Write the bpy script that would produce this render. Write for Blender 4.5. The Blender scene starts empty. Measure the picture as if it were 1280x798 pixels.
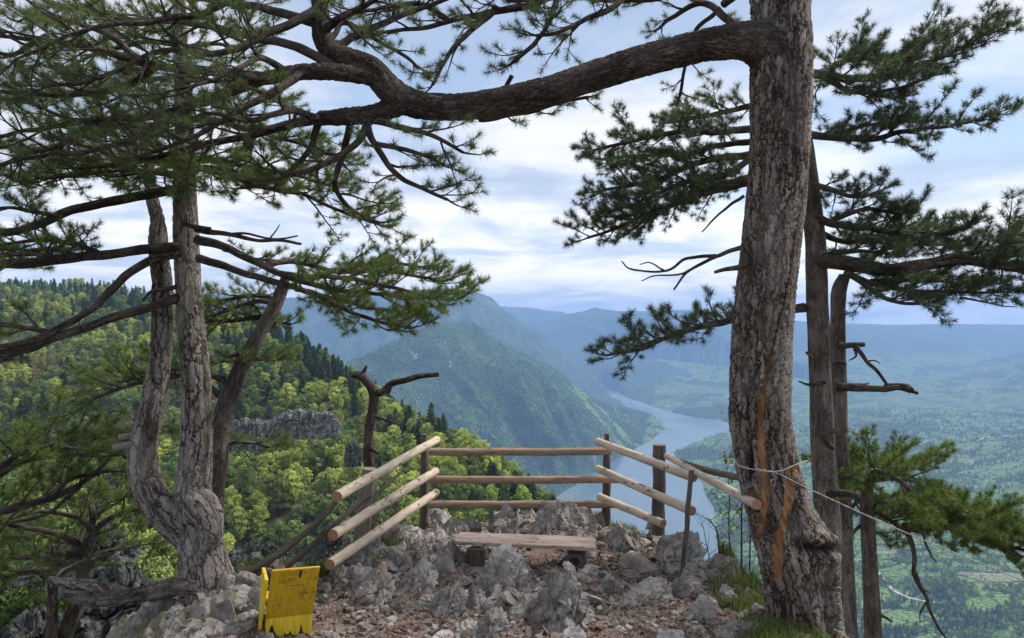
import bpy, math, random
import numpy as np
from mathutils import Vector, Matrix, Euler
R = np.random.default_rng(7)
random.seed(7)
F = 924.0; CX = 640.0; CY = 399.0        # focal length and centre of the photograph, in its own pixels
SC = bpy.context.scene
COL = SC.collection

def P(px, py, d):
    return np.array([(px-CX)/F*d, d, (CY-py)/F*d])

# ---------------------------------------------------------------- noise
def _h(ix, iy, iz, seed):
    u = np.uint32
    n = ix.astype(u)*u(374761393)+iy.astype(u)*u(668265263)+iz.astype(u)*u(2147483647)+u((seed*974634777) & 0xFFFFFFFF)
    n ^= n >> u(13); n *= u(1274126177); n ^= n >> u(16); n *= u(2246822519); n ^= n >> u(15)
    return n

def vnoise(p, seed=0):
    """smooth gradient noise, about -1..1, for an (n,3) or (n,2) array"""
    p = np.asarray(p, float)
    flat = p.shape[1] == 2
    if flat: p = np.c_[p, np.zeros(len(p))]
    i = np.floor(p).astype(np.int32); f = (p - i).astype(np.float32)
    u = f*f*f*(f*(f*6-15)+10)
    out = 0
    for dx in (0, 1):
        for dy in (0, 1):
            for dz in ((0,) if flat else (0, 1)):
                h = _h(i[:, 0]+dx, i[:, 1]+dy, i[:, 2]+dz, seed)
                gx = (h & 1023).astype(np.float32)/np.float32(511.5)-1; gy = ((h >> 10) & 1023).astype(np.float32)/np.float32(511.5)-1; gz = ((h >> 20) & 1023).astype(np.float32)/np.float32(511.5)-1
                w = (u[:, 0] if dx else 1-u[:, 0])*(u[:, 1] if dy else 1-u[:, 1])*(u[:, 2] if dz else 1-u[:, 2])
                out = out + w*(gx*(f[:, 0]-dx)+gy*(f[:, 1]-dy)+gz*(f[:, 2]-dz))
    return out*1.5

def fbm(p, oct=4, seed=0, gain=.5, lac=2.03):
    a, s, q = 1.0, 0, np.asarray(p, float)
    for k in range(oct):
        s = s + a*vnoise(q, seed+k*17); a *= gain; q = q*lac+3.7
    return s

def ridged(p, oct=4, seed=0, gain=.5, lac=2.1):
    a, s, q = 1.0, 0, np.asarray(p, float)
    for k in range(oct):
        s = s + a*(1-2*np.abs(vnoise(q, seed+k*31))); a *= gain; q = q*lac+1.3
    return s

def voro(p, seed=0):
    """F1, F2, id of cellular noise"""
    p = np.asarray(p, float)
    if p.shape[1] == 2: p = np.c_[p, np.zeros(len(p))]
    i = np.floor(p).astype(np.int32)
    f1 = np.full(len(p), 9.); f2 = np.full(len(p), 9.); cid = np.zeros(len(p))
    for dx in (-1, 0, 1):
        for dy in (-1, 0, 1):
            for dz in (-1, 0, 1):
                a, b, c = i[:, 0]+dx, i[:, 1]+dy, i[:, 2]+dz
                h = _h(a, b, c, seed)
                q = np.c_[a+(h & 1023)/1023, b+((h >> 10) & 1023)/1023, c+((h >> 20) & 1023)/1023]
                d = np.linalg.norm(q-p, axis=1)
                new = d < f1
                f2 = np.where(new, f1, np.minimum(f2, d)); cid = np.where(new, (h % 997)/997., cid); f1 = np.where(new, d, f1)
    return f1, f2, cid

def sstep(a, b, x):
    t = np.clip((x-a)/(b-a), 0, 1); return t*t*(3-2*t)

# ---------------------------------------------------------------- objects
def mesh_obj(name, V, faces, mat=None, parent=None, attrs=None, smooth=False, props=None):
    """faces: list of (n,3)/(n,4) index arrays"""
    V = np.asarray(V, np.float32)
    faces = [np.asarray(f, np.int32) for f in faces if len(f)]
    me = bpy.data.meshes.new(name)
    me.vertices.add(len(V)); me.vertices.foreach_set('co', V.ravel())
    nl = sum(f.size for f in faces); nf = sum(len(f) for f in faces)
    me.loops.add(nl); me.loops.foreach_set('vertex_index', np.concatenate([f.ravel() for f in faces]))
    me.polygons.add(nf)
    tot = np.concatenate([np.full(len(f), f.shape[1], np.int32) for f in faces])
    start = np.r_[0, np.cumsum(tot)[:-1]].astype(np.int32)
    me.polygons.foreach_set('loop_start', start); me.polygons.foreach_set('loop_total', tot)
    me.polygons.foreach_set('use_smooth', np.full(nf, bool(smooth)))
    me.update(calc_edges=True)
    for k, v in (attrs or {}).items():
        v = np.asarray(v, np.float32)
        if v.ndim == 1:
            a = me.attributes.new(k, 'FLOAT', 'POINT'); a.data.foreach_set('value', v)
        else:
            a = me.attributes.new(k, 'FLOAT_VECTOR', 'POINT'); a.data.foreach_set('vector', v.ravel())
    if mat: me.materials.append(mat)
    o = bpy.data.objects.new(name, me); COL.objects.link(o)
    if parent is not None: o.parent = parent
    for k, v in (props or {}).items(): o[k] = v
    return o

def empty(name, loc=(0, 0, 0), label=None, cat=None, group=None):
    o = bpy.data.objects.new(name, None); COL.objects.link(o)
    o.location = tuple(float(c) for c in loc); o.empty_display_size = .2
    return tag(o, label, cat, group)

def tag(o, label=None, cat=None, group=None, kind=None):
    if label: o['label'] = label
    if cat: o['category'] = cat
    if group: o['group'] = group
    if kind: o['kind'] = kind
    return o

class MB:
    """collects vertices, faces and vertex attributes into one mesh"""
    def __init__(s): s.V = []; s.F = {3: [], 4: []}; s.A = {}; s.n = 0
    def add(s, V, faces, **attrs):
        V = np.asarray(V, float); faces = faces if isinstance(faces, list) else [faces]
        for f in faces:
            f = np.asarray(f)
            if len(f): s.F[f.shape[1]].append(f+s.n)
        s.V.append(V)
        for k, v in attrs.items():
            v = np.asarray(v, float)
            if v.ndim == 0: v = np.full(len(V), float(v))
            s.A.setdefault(k, []).append((s.n, v))
        s.n += len(V); return s
    def build(s, name, mat=None, parent=None, smooth=False, origin=None, props=None):
        V = np.concatenate(s.V) if s.V else np.zeros((0, 3))
        if origin is not None: V = V-np.asarray(origin)
        at = {}
        for k, L in s.A.items():
            w = L[0][1]; arr = np.zeros((s.n,)+w.shape[1:])
            for st, v in L: arr[st:st+len(v)] = v
            at[k] = arr
        return mesh_obj(name, V, [np.concatenate(s.F[k]) for k in (3, 4) if s.F[k]], mat, parent, at, smooth, props)

def catmull(pts, step):
    """pts (n,k): resample smoothly with roughly 'step' spacing of the first three columns"""
    p = np.asarray(pts, float)
    if len(p) == 2: p = np.array([p[0], (p[0]*2+p[1])/3, (p[0]+p[1]*2)/3, p[1]])
    q = np.vstack([2*p[0]-p[1], p, 2*p[-1]-p[-2]]); out = []
    for i in range(1, len(q)-2):
        L = np.linalg.norm(q[i+1, :3]-q[i, :3]); n = max(1, int(math.ceil(L/step)))
        t = (np.arange(n)/n)[:, None]
        a, b, c, d = q[i-1], q[i], q[i+1], q[i+2]
        out.append(.5*((2*b)+(-a+c)*t+(2*a-5*b+4*c-d)*t**2+(-a+3*b-3*c+d)*t**3))
    out.append(p[-1:]); o = np.concatenate(out)
    if o.shape[1] > 3: o[:, 3] = np.maximum(o[:, 3], min(p[:, 3].min(), 1e9)*.8)
    return o

def frames(c):
    t = np.gradient(c, axis=0); t /= np.linalg.norm(t, axis=1)[:, None]+1e-12
    n = np.zeros_like(t); a = np.array([0, 0, 1.]) if abs(t[0, 2]) < .9 else np.array([0, -1., 0])
    v = a-t[0]*a.dot(t[0]); n[0] = v/np.linalg.norm(v)
    for i in range(1, len(t)):
        v = n[i-1]-t[i]*n[i-1].dot(t[i]); n[i] = v/(np.linalg.norm(v)+1e-12)
    return t, n, np.cross(t, n)

def tube(mb, path, sides=8, cap=True, off=0.0, wob=0.0, wscale=3.0, seed=0, **attrs):
    """path (n,4) = xyz + radius, already resampled"""
    c, r = path[:, :3], path[:, 3]; t, n, b = frames(c); m = len(c)
    th = np.arange(sides)/sides*2*np.pi
    s = np.r_[0, np.cumsum(np.linalg.norm(np.diff(c, axis=0), axis=1))]
    cs, sn = np.cos(th), np.sin(th)
    dirs = n[:, None]*cs[None, :, None]+b[:, None]*sn[None, :, None]
    rr = np.repeat(r[:, None], sides, 1)
    bark = np.stack([rr*cs+off, rr*sn+off*.7, np.repeat(s[:, None], sides, 1)], 2).reshape(-1, 3)
    if wob:
        w = fbm(np.c_[bark[:, 0]*wscale/max(r.max(), .02)*.5, bark[:, 1]*wscale/max(r.max(), .02)*.5, bark[:, 2]*wscale*.5/max(r.max(), .02)*.3], 3, seed).reshape(m, sides)
        rr = rr*(1+wob*w)
    V = (c[:, None]+dirs*rr[:, :, None]).reshape(-1, 3)
    i = np.arange(m-1)[:, None]*sides; j = np.arange(sides)[None]; j2 = (j+1) % sides
    q = np.stack([i+j, i+j2, i+sides+j2, i+sides+j], 2).reshape(-1, 4)
    fs = [q]
    if cap:
        V = np.vstack([V, c[0], c[-1]]); bark = np.vstack([bark, [off, off, 0], [off, off, s[-1]]])
        k = np.arange(sides); k2 = (k+1) % sides; e = (m-1)*sides
        fs += [np.c_[k2, k, np.full(sides, m*sides)], np.c_[e+k, e+k2, np.full(sides, m*sides+1)]]
    at = {k: (v if np.ndim(v) == 0 else v) for k, v in attrs.items()}
    mb.add(V, fs, bark=bark, **at)
    return V

BOXF = np.array([[0, 1, 3, 2], [4, 6, 7, 5], [0, 4, 5, 1], [2, 3, 7, 6], [0, 2, 6, 4], [1, 5, 7, 3]])
def hexa(mb, C, **a):   # 8 corners ordered x,y,z binary
    mb.add(C, BOXF, **a)

# ---------------------------------------------------------------- materials
class N:
    """tiny node helper"""
    def __init__(s, name, disp=False):
        s.m = bpy.data.materials.new(name); s.m.use_nodes = True; s.t = s.m.node_tree
        s.t.nodes.clear(); s.out = s.t.nodes.new('ShaderNodeOutputMaterial')
        if disp: s.m.displacement_method = 'BOTH'
    def n(s, typ, ins=None, **kw):
        nd = s.t.nodes.new('ShaderNode'+typ)
        for k, v in kw.items(): setattr(nd, k, v)
        for k, v in (ins or {}).items():
            sk = nd.inputs[k]
            if isinstance(v, bpy.types.NodeSocket): s.t.links.new(v, sk)
            else:
                if hasattr(sk.default_value, '__len__') and isinstance(v, (tuple, list)) and len(v) == 3 and len(sk.default_value) == 4: v = (*v, 1)
                sk.default_value = v
        return nd
    def link(s, a, b): s.t.links.new(a, b)
    def noise(s, vec, scale, detail=4, rough=.55, dist=0.0, out='Fac'):
        return s.n('TexNoise', {'Vector': vec, 'Scale': scale, 'Detail': detail, 'Roughness': rough, 'Distortion': dist}).outputs[out]
    def vor(s, vec, scale, feature='F1', out='Distance', rnd=1.0):
        return s.n('TexVoronoi', {'Vector': vec, 'Scale': scale, 'Randomness': rnd}, feature=feature).outputs[out]
    def attr(s, name, out='Vector'): return s.n('Attribute', attribute_name=name).outputs[out]
    def pos(s): return s.n('NewGeometry').outputs['Position']
    def obj(s): return s.n('TexCoord').outputs['Object']
    def sc(s, vec, xyz, loc=(0, 0, 0), rot=(0, 0, 0)): return s.n('Mapping', {'Vector': vec, 'Scale': xyz, 'Location': loc, 'Rotation': rot}).outputs[0]
    def math(s, op, a, b=0.0, c=0.0, clamp=False):
        nd = s.n('Math', {0: a, 1: b, 2: c}, operation=op); nd.use_clamp = clamp; return nd.outputs[0]
    def ramp(s, fac, stops, interp='LINEAR'):
        nd = s.n('ValToRGB', {'Fac': fac}); cr = nd.color_ramp; cr.interpolation = interp
        while len(cr.elements) > 1: cr.elements.remove(cr.elements[0])
        for i, (p, c) in enumerate(stops):
            e = cr.elements[0] if i == 0 else cr.elements.new(p)
            e.position = p; e.color = (*(c if hasattr(c, '__len__') else (c, c, c)), 1)
        return nd.outputs['Color']
    def mix(s, f, a, b, mode='MIX'):
        nd = s.n('Mix', data_type='RGBA', blend_type=mode)
        for idx, v in ((0, f), (6, a), (7, b)):
            if isinstance(v, bpy.types.NodeSocket): s.t.links.new(v, nd.inputs[idx])
            else: nd.inputs[idx].default_value = (*v, 1) if hasattr(v, '__len__') else v
        return nd.outputs[2]
    def bump(s, h, strength=.5, dist=.02, normal=None):
        i = {'Height': h, 'Strength': strength, 'Distance': dist}
        if normal: i['Normal'] = normal
        return s.n('Bump', i).outputs[0]
    def bsdf(s, col, rough=.8, normal=None, spec=.3, **kw):
        i = {'Base Color': col, 'Roughness': rough, 'Specular IOR Level': spec}
        if normal is not None: i['Normal'] = normal
        i.update(kw)
        return s.n('BsdfPrincipled', i).outputs[0]
    def done(s, sh, disp=None):
        s.link(sh, s.out.inputs['Surface'])
        if disp is not None: s.link(disp, s.out.inputs['Displacement'])
        return s.m

# ---------------------------------------------------------------- camera, render settings
cam = bpy.data.cameras.new('camera'); co = bpy.data.objects.new('camera', cam); COL.objects.link(co)
co.location = (0, 0, 0); co.rotation_euler = (math.radians(90), 0, 0)
cam.sensor_width = 36; cam.lens = 36*F/1280; cam.clip_start = .05; cam.clip_end = 80000
SC.camera = co
SC.render.engine = 'CYCLES'
SC.view_settings.view_transform = 'Standard'; SC.view_settings.look = 'None'
SC.view_settings.exposure = 0.70; SC.view_settings.gamma = 1; SC.view_settings.use_curve_mapping = False
cy = SC.cycles
cy.use_denoising = True
try:
    cy.denoiser = 'OPENIMAGEDENOISE'; cy.denoising_input_passes = 'RGB_ALBEDO_NORMAL'; cy.denoising_prefilter = 'ACCURATE'
except Exception: pass
cy.max_bounces = 5; cy.diffuse_bounces = 3; cy.glossy_bounces = 2; cy.transmission_bounces = 3; cy.volume_bounces = 3
cy.transparent_max_bounces = 4; cy.caustics_reflective = False; cy.caustics_refractive = False
cy.sample_clamp_indirect = 6; cy.use_adaptive_sampling = True; cy.adaptive_threshold = .015

# ---------------------------------------------------------------- sky and sun
SUN_EL, SUN_AZ = 48.0, 62.0          # azimuth clockwise from the view direction
W = bpy.data.worlds.new('World'); SC.world = W; W.use_nodes = True
wt = W.node_tree; wt.nodes.clear()
class WN(N):
    def __init__(s): s.t = wt
w = WN()
wout = w.n('OutputWorld')
sky = w.n('TexSky', sky_type='NISHITA', sun_disc=False, altitude=1000, air_density=1.0, dust_density=1.0, ozone_density=1.4)
sky.sun_elevation = math.radians(SUN_EL); sky.sun_rotation = math.radians(SUN_AZ)
tc = w.n('TexCoord').outputs['Generated']
sep = w.n('SeparateXYZ', {0: tc})
zz = w.math('ADD', w.math('MAXIMUM', sep.outputs[2], 0.0), .11)
comb = w.n('CombineXYZ', {0: w.math('DIVIDE', sep.outputs[0], zz), 1: w.math('DIVIDE', sep.outputs[1], zz), 2: 0.0}).outputs[0]
n1 = w.noise(w.sc(comb, (.62, .62, 1), (3.3, 1.2, .4)), 1.0, 8, .56, .35)
n2 = w.noise(w.sc(comb, (1.0, 1.0, 1), (7.1, 4.2, 0)), .95, 9, .60, .45)
n3 = w.noise(w.sc(comb, (.35, .5, 1), (1.1, 9.2, 2)), 1.0, 3, .5)
cov = w.ramp(n1, [(.38, .6), (.47, .9), (.55, 1.0)])
shade = w.ramp(w.math('ADD', w.math('MULTIPLY', n2, .75), w.math('MULTIPLY', n3, .25)), [(.41, (2.9, 3.5, 4.6)), (.465, (3.7, 4.2, 5.1)), (.505, (4.7, 5.0, 5.5)), (.545, (5.7, 5.7, 5.8)), (.62, (6.8, 6.6, 6.4))])
low = w.ramp(sep.outputs[2], [(0.0, .95), (.10, .6), (.24, 0.0)])
skyb = w.mix(1.0, sky.outputs[0], (1.0, 1.02, 1.0), 'MULTIPLY')
c1 = w.mix(w.math('MULTIPLY', cov, .88), skyb, shade)
c2 = w.mix(w.math('MULTIPLY', low, w.ramp(n2, [(.42, .25), (.58, 1.0)])), c1, (9.4, 8.8, 8.3))
bg = w.n('Background', {'Color': c2, 'Strength': .110})
w.link(bg.outputs[0], wout.inputs['Surface'])
W.cycles.sampling_method = 'MANUAL'; W.cycles.sample_map_resolution = 1024

sl = bpy.data.lights.new('sun', 'SUN'); so = bpy.data.objects.new('sun', sl); COL.objects.link(so)
sl.energy = 3.1; sl.angle = math.radians(18); sl.color = (1, .95, .87)
el, az = math.radians(SUN_EL), math.radians(SUN_AZ)
sd = Vector((math.sin(az)*math.cos(el), math.cos(az)*math.cos(el), math.sin(el)))
so.rotation_euler = (-sd).to_track_quat('-Z', 'Y').to_euler(); so.location = (20, 10, 30)
# ================================================================ the large terrain: one height function
LAKE = -775.0
def PW(px, py, d, dz=0):
    p = P(px, py, d); p[2] += dz; return p
def shore(px, py):  # a point of the lake's shoreline seen at this pixel
    return P(px, py, -LAKE*F/(py-CY))[:2]

# lake outline (world xy), traced along the two banks
left_bank = [shore(*q) for q in [(560, 798), (610, 720), (655, 665), (684, 632), (712, 610), (745, 590), (785, 566), (815, 550), (832, 538), (826, 527), (808, 517), (786, 511)]]
far_bank = [shore(*q) for q in [(776, 506), (764, 497), (752, 490), (745, 484), (756, 481), (768, 486), (790, 500), (830, 514), (870, 522), (912, 526), (960, 528)]]
right_bank = [shore(*q) for q in [(980, 532), (935, 538), (898, 543), (866, 553), (846, 566), (852, 583), (872, 600), (880, 622), (896, 645), (905, 690), (930, 798)]]
lake_poly = np.array(left_bank+far_bank+right_bank)

def poly_sd(x, y, poly):
    """signed distance to polygon, positive outside"""
    best = np.full(x.shape, 1e18); ins = np.zeros(x.shape, bool); n = len(poly)
    for i in range(n):
        a, b = poly[i], poly[(i+1) % n]; e = b-a
        t = np.clip(((x-a[0])*e[0]+(y-a[1])*e[1])/(e@e+1e-9), 0, 1)
        best = np.minimum(best, (x-a[0]-t*e[0])**2+(y-a[1]-t*e[1])**2)
        c = ((a[1] > y) != (b[1] > y)) & (x < (b[0]-a[0])*(y-a[1])/(b[1]-a[1]+1e-12)+a[0])
        ins ^= c
    d = np.sqrt(best); return np.where(ins, -d, d)

def line_q(x, y, pts):
    """distance to a crest line, crest height at the nearest point, side (+ left of travel)"""
    best = np.full(x.shape, 1e18); cz = np.zeros(x.shape); sd = np.zeros(x.shape); al = np.zeros(x.shape); L = 0
    for a, b in zip(pts[:-1], pts[1:]):
        e = b[:2]-a[:2]; l2 = e@e
        t = np.clip(((x-a[0])*e[0]+(y-a[1])*e[1])/l2, 0, 1)
        dx, dy = x-a[0]-t*e[0], y-a[1]-t*e[1]; q = dx*dx+dy*dy; m = q < best
        best = np.where(m, q, best); cz = np.where(m, a[2]+t*(b[2]-a[2]), cz)
        sd = np.where(m, np.sign(e[0]*dy-e[1]*dx), sd); al = np.where(m, L+t*math.sqrt(l2), al); L += math.sqrt(l2)
    return np.sqrt(best), cz, sd, al

def crest(l, dz=0): return np.array([PW(a, b, d, dz) for a, b, d in l])
CR_A = crest([(250, 545, 3000), (380, 500, 3500), (430, 466, 3750), (475, 438, 3950), (512, 412, 4120), (545, 401, 4250), (590, 405, 4450), (640, 425, 4650), (700, 464, 4850), (760, 502, 5050), (805, 524, 5200), (832, 540, 5120)])
CR_B = crest([(120, 370, 9000), (270, 368, 8400), (350, 372, 8200), (430, 371, 8000), (500, 364, 7900), (545, 361, 7900), (580, 364, 7950), (612, 373, 8000), (640, 390, 8050), (680, 424, 8150), (712, 458, 8250), (742, 484, 8350)])
CR_C = crest([(560, 385, 15000), (630, 383, 14500), (665, 385, 14000), (700, 390, 13500), (740, 398, 13000)])
CR_D = crest([(690, 425, 10300), (705, 408, 10600), (722, 393, 10800), (744, 384, 11000), (768, 389, 11200), (812, 389, 11400), (860, 387, 11500), (930, 396, 11500), (1010, 402, 11500), (1100, 406, 11800), (1200, 405, 12500), (1300, 406, 12500), (1500, 402, 12500), (1900, 400, 12500)])
CR_E = crest([(1560, 410, 7000), (1400, 425, 7600), (1280, 442, 8000), (1200, 458, 8300), (1130, 474, 8600)])
CR_G = crest([(800, 447, 9000), (860, 452, 8600), (930, 462, 8200), (1000, 474, 7800)])
CR_L = crest([(-900, 338, 1200), (-300, 345, 1000), (0, 352, 832), (100, 352, 784), (190, 362, 704), (270, 388, 560), (350, 405, 448), (430, 465, 360), (490, 507, 320), (570, 540, 276), (640, 602, 244), (705, 655, 224), (790, 760, 208)], -8)
PB = (-.3, 7.0)   # middle of the lookout

def cone(W_, q, cr, f, amp, sc, seed, fine):
    s, cz, sd, al = line_q(W_[0], W_[1], cr)
    rib = ridged(np.c_[al/sc, s/(sc*4)], 4, seed)-1.0
    return cz-f(s, sd)+(rib*amp+fine)*sstep(0, 700, s)

def far_z(xf, yf):
    q = np.c_[xf, yf]; rr = np.hypot(xf, yf); far = sstep(900, 2200, rr)
    ox = (fbm(q/900, 3, 5)*170+fbm(q/220, 2, 6)*28)*far; oy = (fbm(q/900, 3, 9)*170+fbm(q/220, 2, 8)*28)*far
    Wp = (xf+ox, yf+oy)
    d = poly_sd(xf+ox*.25, yf+oy*.25, lake_poly)
    hills = fbm(q/1300, 4, 21)*70+fbm(q/350, 3, 23)*16
    z = LAKE+np.where(d > 0, 4+np.minimum(d*.10, 60)+np.minimum(d, 1600)/1600*(40+hills)+np.maximum(d-1500, 0)*.012, d*.3)
    fine = fbm(q/120, 3, 44)*9
    zs = [z,
          cone(Wp, q, CR_A, lambda s, sd: .61*s+12*np.minimum(s/300, 1), 95, 420, 41, fine),
          cone(Wp, q, CR_B, lambda s, sd: .50*s+30*np.minimum(s/400, 1), 110, 900, 43, fine),
          cone(Wp, q, CR_C, lambda s, sd: .35*s, 80, 1500, 47, fine),
          cone(Wp, q, CR_D, lambda s, sd: .17*s+40*(1-np.exp(-s/900)), 90, 1500, 49, fine),
          cone(Wp, q, CR_E, lambda s, sd: .13*s, 60, 900, 53, fine),
          cone(Wp, q, CR_G, lambda s, sd: .16*s, 60, 700, 57, fine)]
    Z = np.maximum.reduce(zs)
    return np.where(d > 0, np.maximum(Z, LAKE+3), np.minimum(Z, LAKE+np.minimum(d*.3, -1)))

def near_z(xf, yf):
    q = np.c_[xf, yf]; rr = np.hypot(xf, yf)
    s, cz, sd, al = line_q(xf, yf, CR_L)
    fl = np.where(sd < 0, .13*s+.000015*s*s, .75*s)
    zl = cz-fl+(fbm(q/130, 3, 61)*15+fbm(q/35, 3, 63)*4)*sstep(10, 120, s)*sstep(25, 120, rr)
    ang = np.degrees(np.arctan2(xf, yf)); dp = np.hypot(xf-PB[0], yf-PB[1])
    slope = np.interp(ang, [-180, -120, -45, -28, -17, -8, 3, 30, 60, 120, 180], [.05, .05, .30, .36, .62, .8, .9, .85, .6, .05, .05])
    drop0 = np.interp(ang, [-180, -120, -45, -25, -12, 0, 60, 120, 180], [.0, .0, .6, 1.2, 3, 4, 3, 0, 0])
    zo = -3.6-drop0-slope*np.maximum(dp-3.5, 0)**1.02+fbm(q/14, 3, 71)*1.0*sstep(8, 40, dp)+fbm(q/90, 3, 73)*9*sstep(50, 250, dp)
    behind = sstep(75, 110, np.abs(ang)); zo = zo*(1-behind)+behind*np.where(yf < 0, -3.6-.03*rr, zo)
    return np.maximum(zl, zo)

def terrain_z(x, y):
    x = np.asarray(x, float); y = np.asarray(y, float)
    xf, yf = x.ravel(), y.ravel(); rr = np.hypot(xf, yf); Z = np.full(xf.shape, -1e6)
    m = rr > 700; Z[m] = far_z(xf[m], yf[m])
    m = rr < 3200; Z[m] = np.maximum(Z[m], near_z(xf[m], yf[m]))
    return Z.reshape(x.shape)

def build_terrain():
    core = np.linspace(-.93, .93, 640)
    angs = np.r_[np.linspace(-180, -45.5, 60), np.degrees(np.arctan(core)), np.linspace(45.5, 179.0, 60)]*np.pi/180
    seg = [(7.5, 60, 60), (60, 1100, 240), (1100, 2300, 80), (2300, 9000, 480), (9000, 16000, 120), (16000, 17800, 8)]
    rad = np.concatenate([np.exp(np.linspace(np.log(a), np.log(b), n, endpoint=False)) for a, b, n in seg])
    A, Rr = np.meshgrid(angs, rad); X, Y = Rr*np.sin(A), Rr*np.cos(A)
    Z = terrain_z(X, Y)
    m, k = X.shape; V = np.stack([X, Y, Z], 2).reshape(-1, 3)
    i = np.arange(m-1)[:, None]*k; j = np.arange(k)[None]; j2 = (j+1) % k
    q = np.stack([i+j, i+j2, i+k+j2, i+k+j], 2).reshape(-1, 4)
    # centre disc under our feet
    V = np.vstack([V, [0, 0, -6.0]]); jj = np.arange(k)
    tri = np.c_[jj, np.full(k, len(V)-1), (jj+1) % k]
    return V, [q, tri]

def mat_terrain():
    m = N('valley_terrain'); p = m.pos(); sep = m.n('SeparateXYZ', {0: p}); z = sep.outputs[2]
    wv = m.n('VectorMath', {0: m.noise(p, .004, 4, .6, out='Color'), 3: 160.0}, operation='SCALE').outputs[0]
    flat = m.n('VectorMath', {0: m.sc(p, (1, 1, 0.15)), 1: wv}, operation='ADD').outputs[0]
    nrm = m.n('SeparateXYZ', {0: m.n('NewGeometry').outputs['Normal']}).outputs[2]
    big = m.noise(flat, .0011, 5, .6); mid = m.noise(flat, .006, 5, .62, .4); fine = m.noise(flat, .035, 4, .6)
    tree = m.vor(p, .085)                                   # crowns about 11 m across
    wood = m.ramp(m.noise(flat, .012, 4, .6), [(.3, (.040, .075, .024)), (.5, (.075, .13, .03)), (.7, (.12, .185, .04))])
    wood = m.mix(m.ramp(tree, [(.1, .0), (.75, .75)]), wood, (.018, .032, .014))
    # meadows, only on gentle ground; ridge highlights painted in the same greens
    cell = m.n('TexVoronoi', {'Vector': m.sc(flat, (1, 1.6, 1)), 'Scale': .0095}, feature='F1').outputs['Color']
    cs = m.n('SeparateColor', {0: cell})
    field = m.ramp(cs.outputs[0], [(0.0, (.12, .20, .055)), (.4, (.15, .24, .065)), (.8, (.17, .245, .08)), (.96, (.25, .25, .14)), (1, (.13, .21, .06))])
    isf = m.ramp(m.attr('meadow_ridge_light', 'Fac'), [(.3, 0.0), (.6, 1.0)])
    edge = m.n('TexVoronoi', {'Vector': m.sc(flat, (1, 1.6, 1)), 'Scale': .0095}, feature='DISTANCE_TO_EDGE').outputs['Distance']
    isf = m.math('MULTIPLY', isf, m.ramp(edge, [(.03, 0.0), (.06, 1.0)]))
    low = m.ramp(m.math('DIVIDE', m.math('ADD', z, 775.0), 400.0, clamp=True), [(.0, 1.0), (.75, 1.0), (1.0, .0)])
    isf = m.math('MULTIPLY', isf, low)
    c = m.mix(isf, wood, field)
    # grass ribs and bare limestone on steep mountain sides
    ribs = m.math('MULTIPLY', m.ramp(m.noise(m.sc(p, (1, 1, .35)), .004, 6, .65, .6), [(.56, 0.0), (.66, .65)]), m.ramp(nrm, [(.72, 0.0), (.82, 1.0), (.93, 1.0), (.97, 0.0)]))
    c = m.mix(ribs, c, (.13, .18, .05))
    rock = m.math('MULTIPLY', m.ramp(m.noise(m.sc(p, (1, 1, .5)), .011, 6, .68, .4), [(.60, 0.0), (.68, .8)]), m.ramp(nrm, [(.78, 1.0), (.9, 0.0)]))
    c = m.mix(rock, c, (.30, .29, .27))
    fl = m.ramp(m.noise(p, .35, 5, .7), [(.35, (.05, .04, .022)), (.5, (.075, .075, .03)), (.65, (.06, .09, .03))])
    near = m.ramp(m.math('DIVIDE', m.n('VectorMath', {0: p}, operation='LENGTH').outputs['Value'], 2000.0), [(.45, 1.0), (.6, 0.0)])
    c = m.mix(near, c, fl)
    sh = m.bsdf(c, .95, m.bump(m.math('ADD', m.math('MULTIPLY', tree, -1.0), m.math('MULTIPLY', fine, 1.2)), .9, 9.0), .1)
    return m.done(sh)

def meadow_ridge_light(x, y, z):
    q = np.c_[x, y]; out = np.zeros(len(x)); m = (np.hypot(x, y) > 900) & (z < -330); q = q[m]
    a = fbm(q/620, 4, 301, .6)+.35*fbm(q/140, 3, 303); f1, f2, cid = voro((q+np.c_[fbm(q/200, 2, 7), fbm(q/200, 2, 9)]*60)/[150, 105], 11)
    v = sstep(-.42, -.2, a)*(cid > .15)*sstep(.04, .10, f2-f1); v = np.maximum(v, sstep(.1, .3, a)*sstep(.02, .07, f2-f1))
    right = q[:, 0] > -200+q[:, 1]*.22; out[m] = v*right
    m = (np.hypot(x, y) > 2400) & (x < -200+y*.22) & (y < 7000); q = np.c_[x, y][m]; s, cz, sd, al = line_q(q[:, 0]+fbm(q/400, 3, 5)*90, q[:, 1]+fbm(q/400, 3, 9)*90, CR_A)
    rb = ridged(np.c_[al/330, s/2400], 3, 331); out[m] = np.maximum(out[m], sstep(1.12, 1.42, rb)*.9*sstep(1500, 500, s)*(fbm(q/90, 2, 8) > -.35)); return out  # highlights on the mountain's ridges, put into its colour as pale green strips
V, FF = build_terrain()
terrain = mesh_obj('terrain', V, FF, mat_terrain(), smooth=True, attrs={'meadow_ridge_light': meadow_ridge_light(V[:, 0], V[:, 1], V[:, 2])}); tag(terrain, kind='structure')
del V, FF

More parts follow.
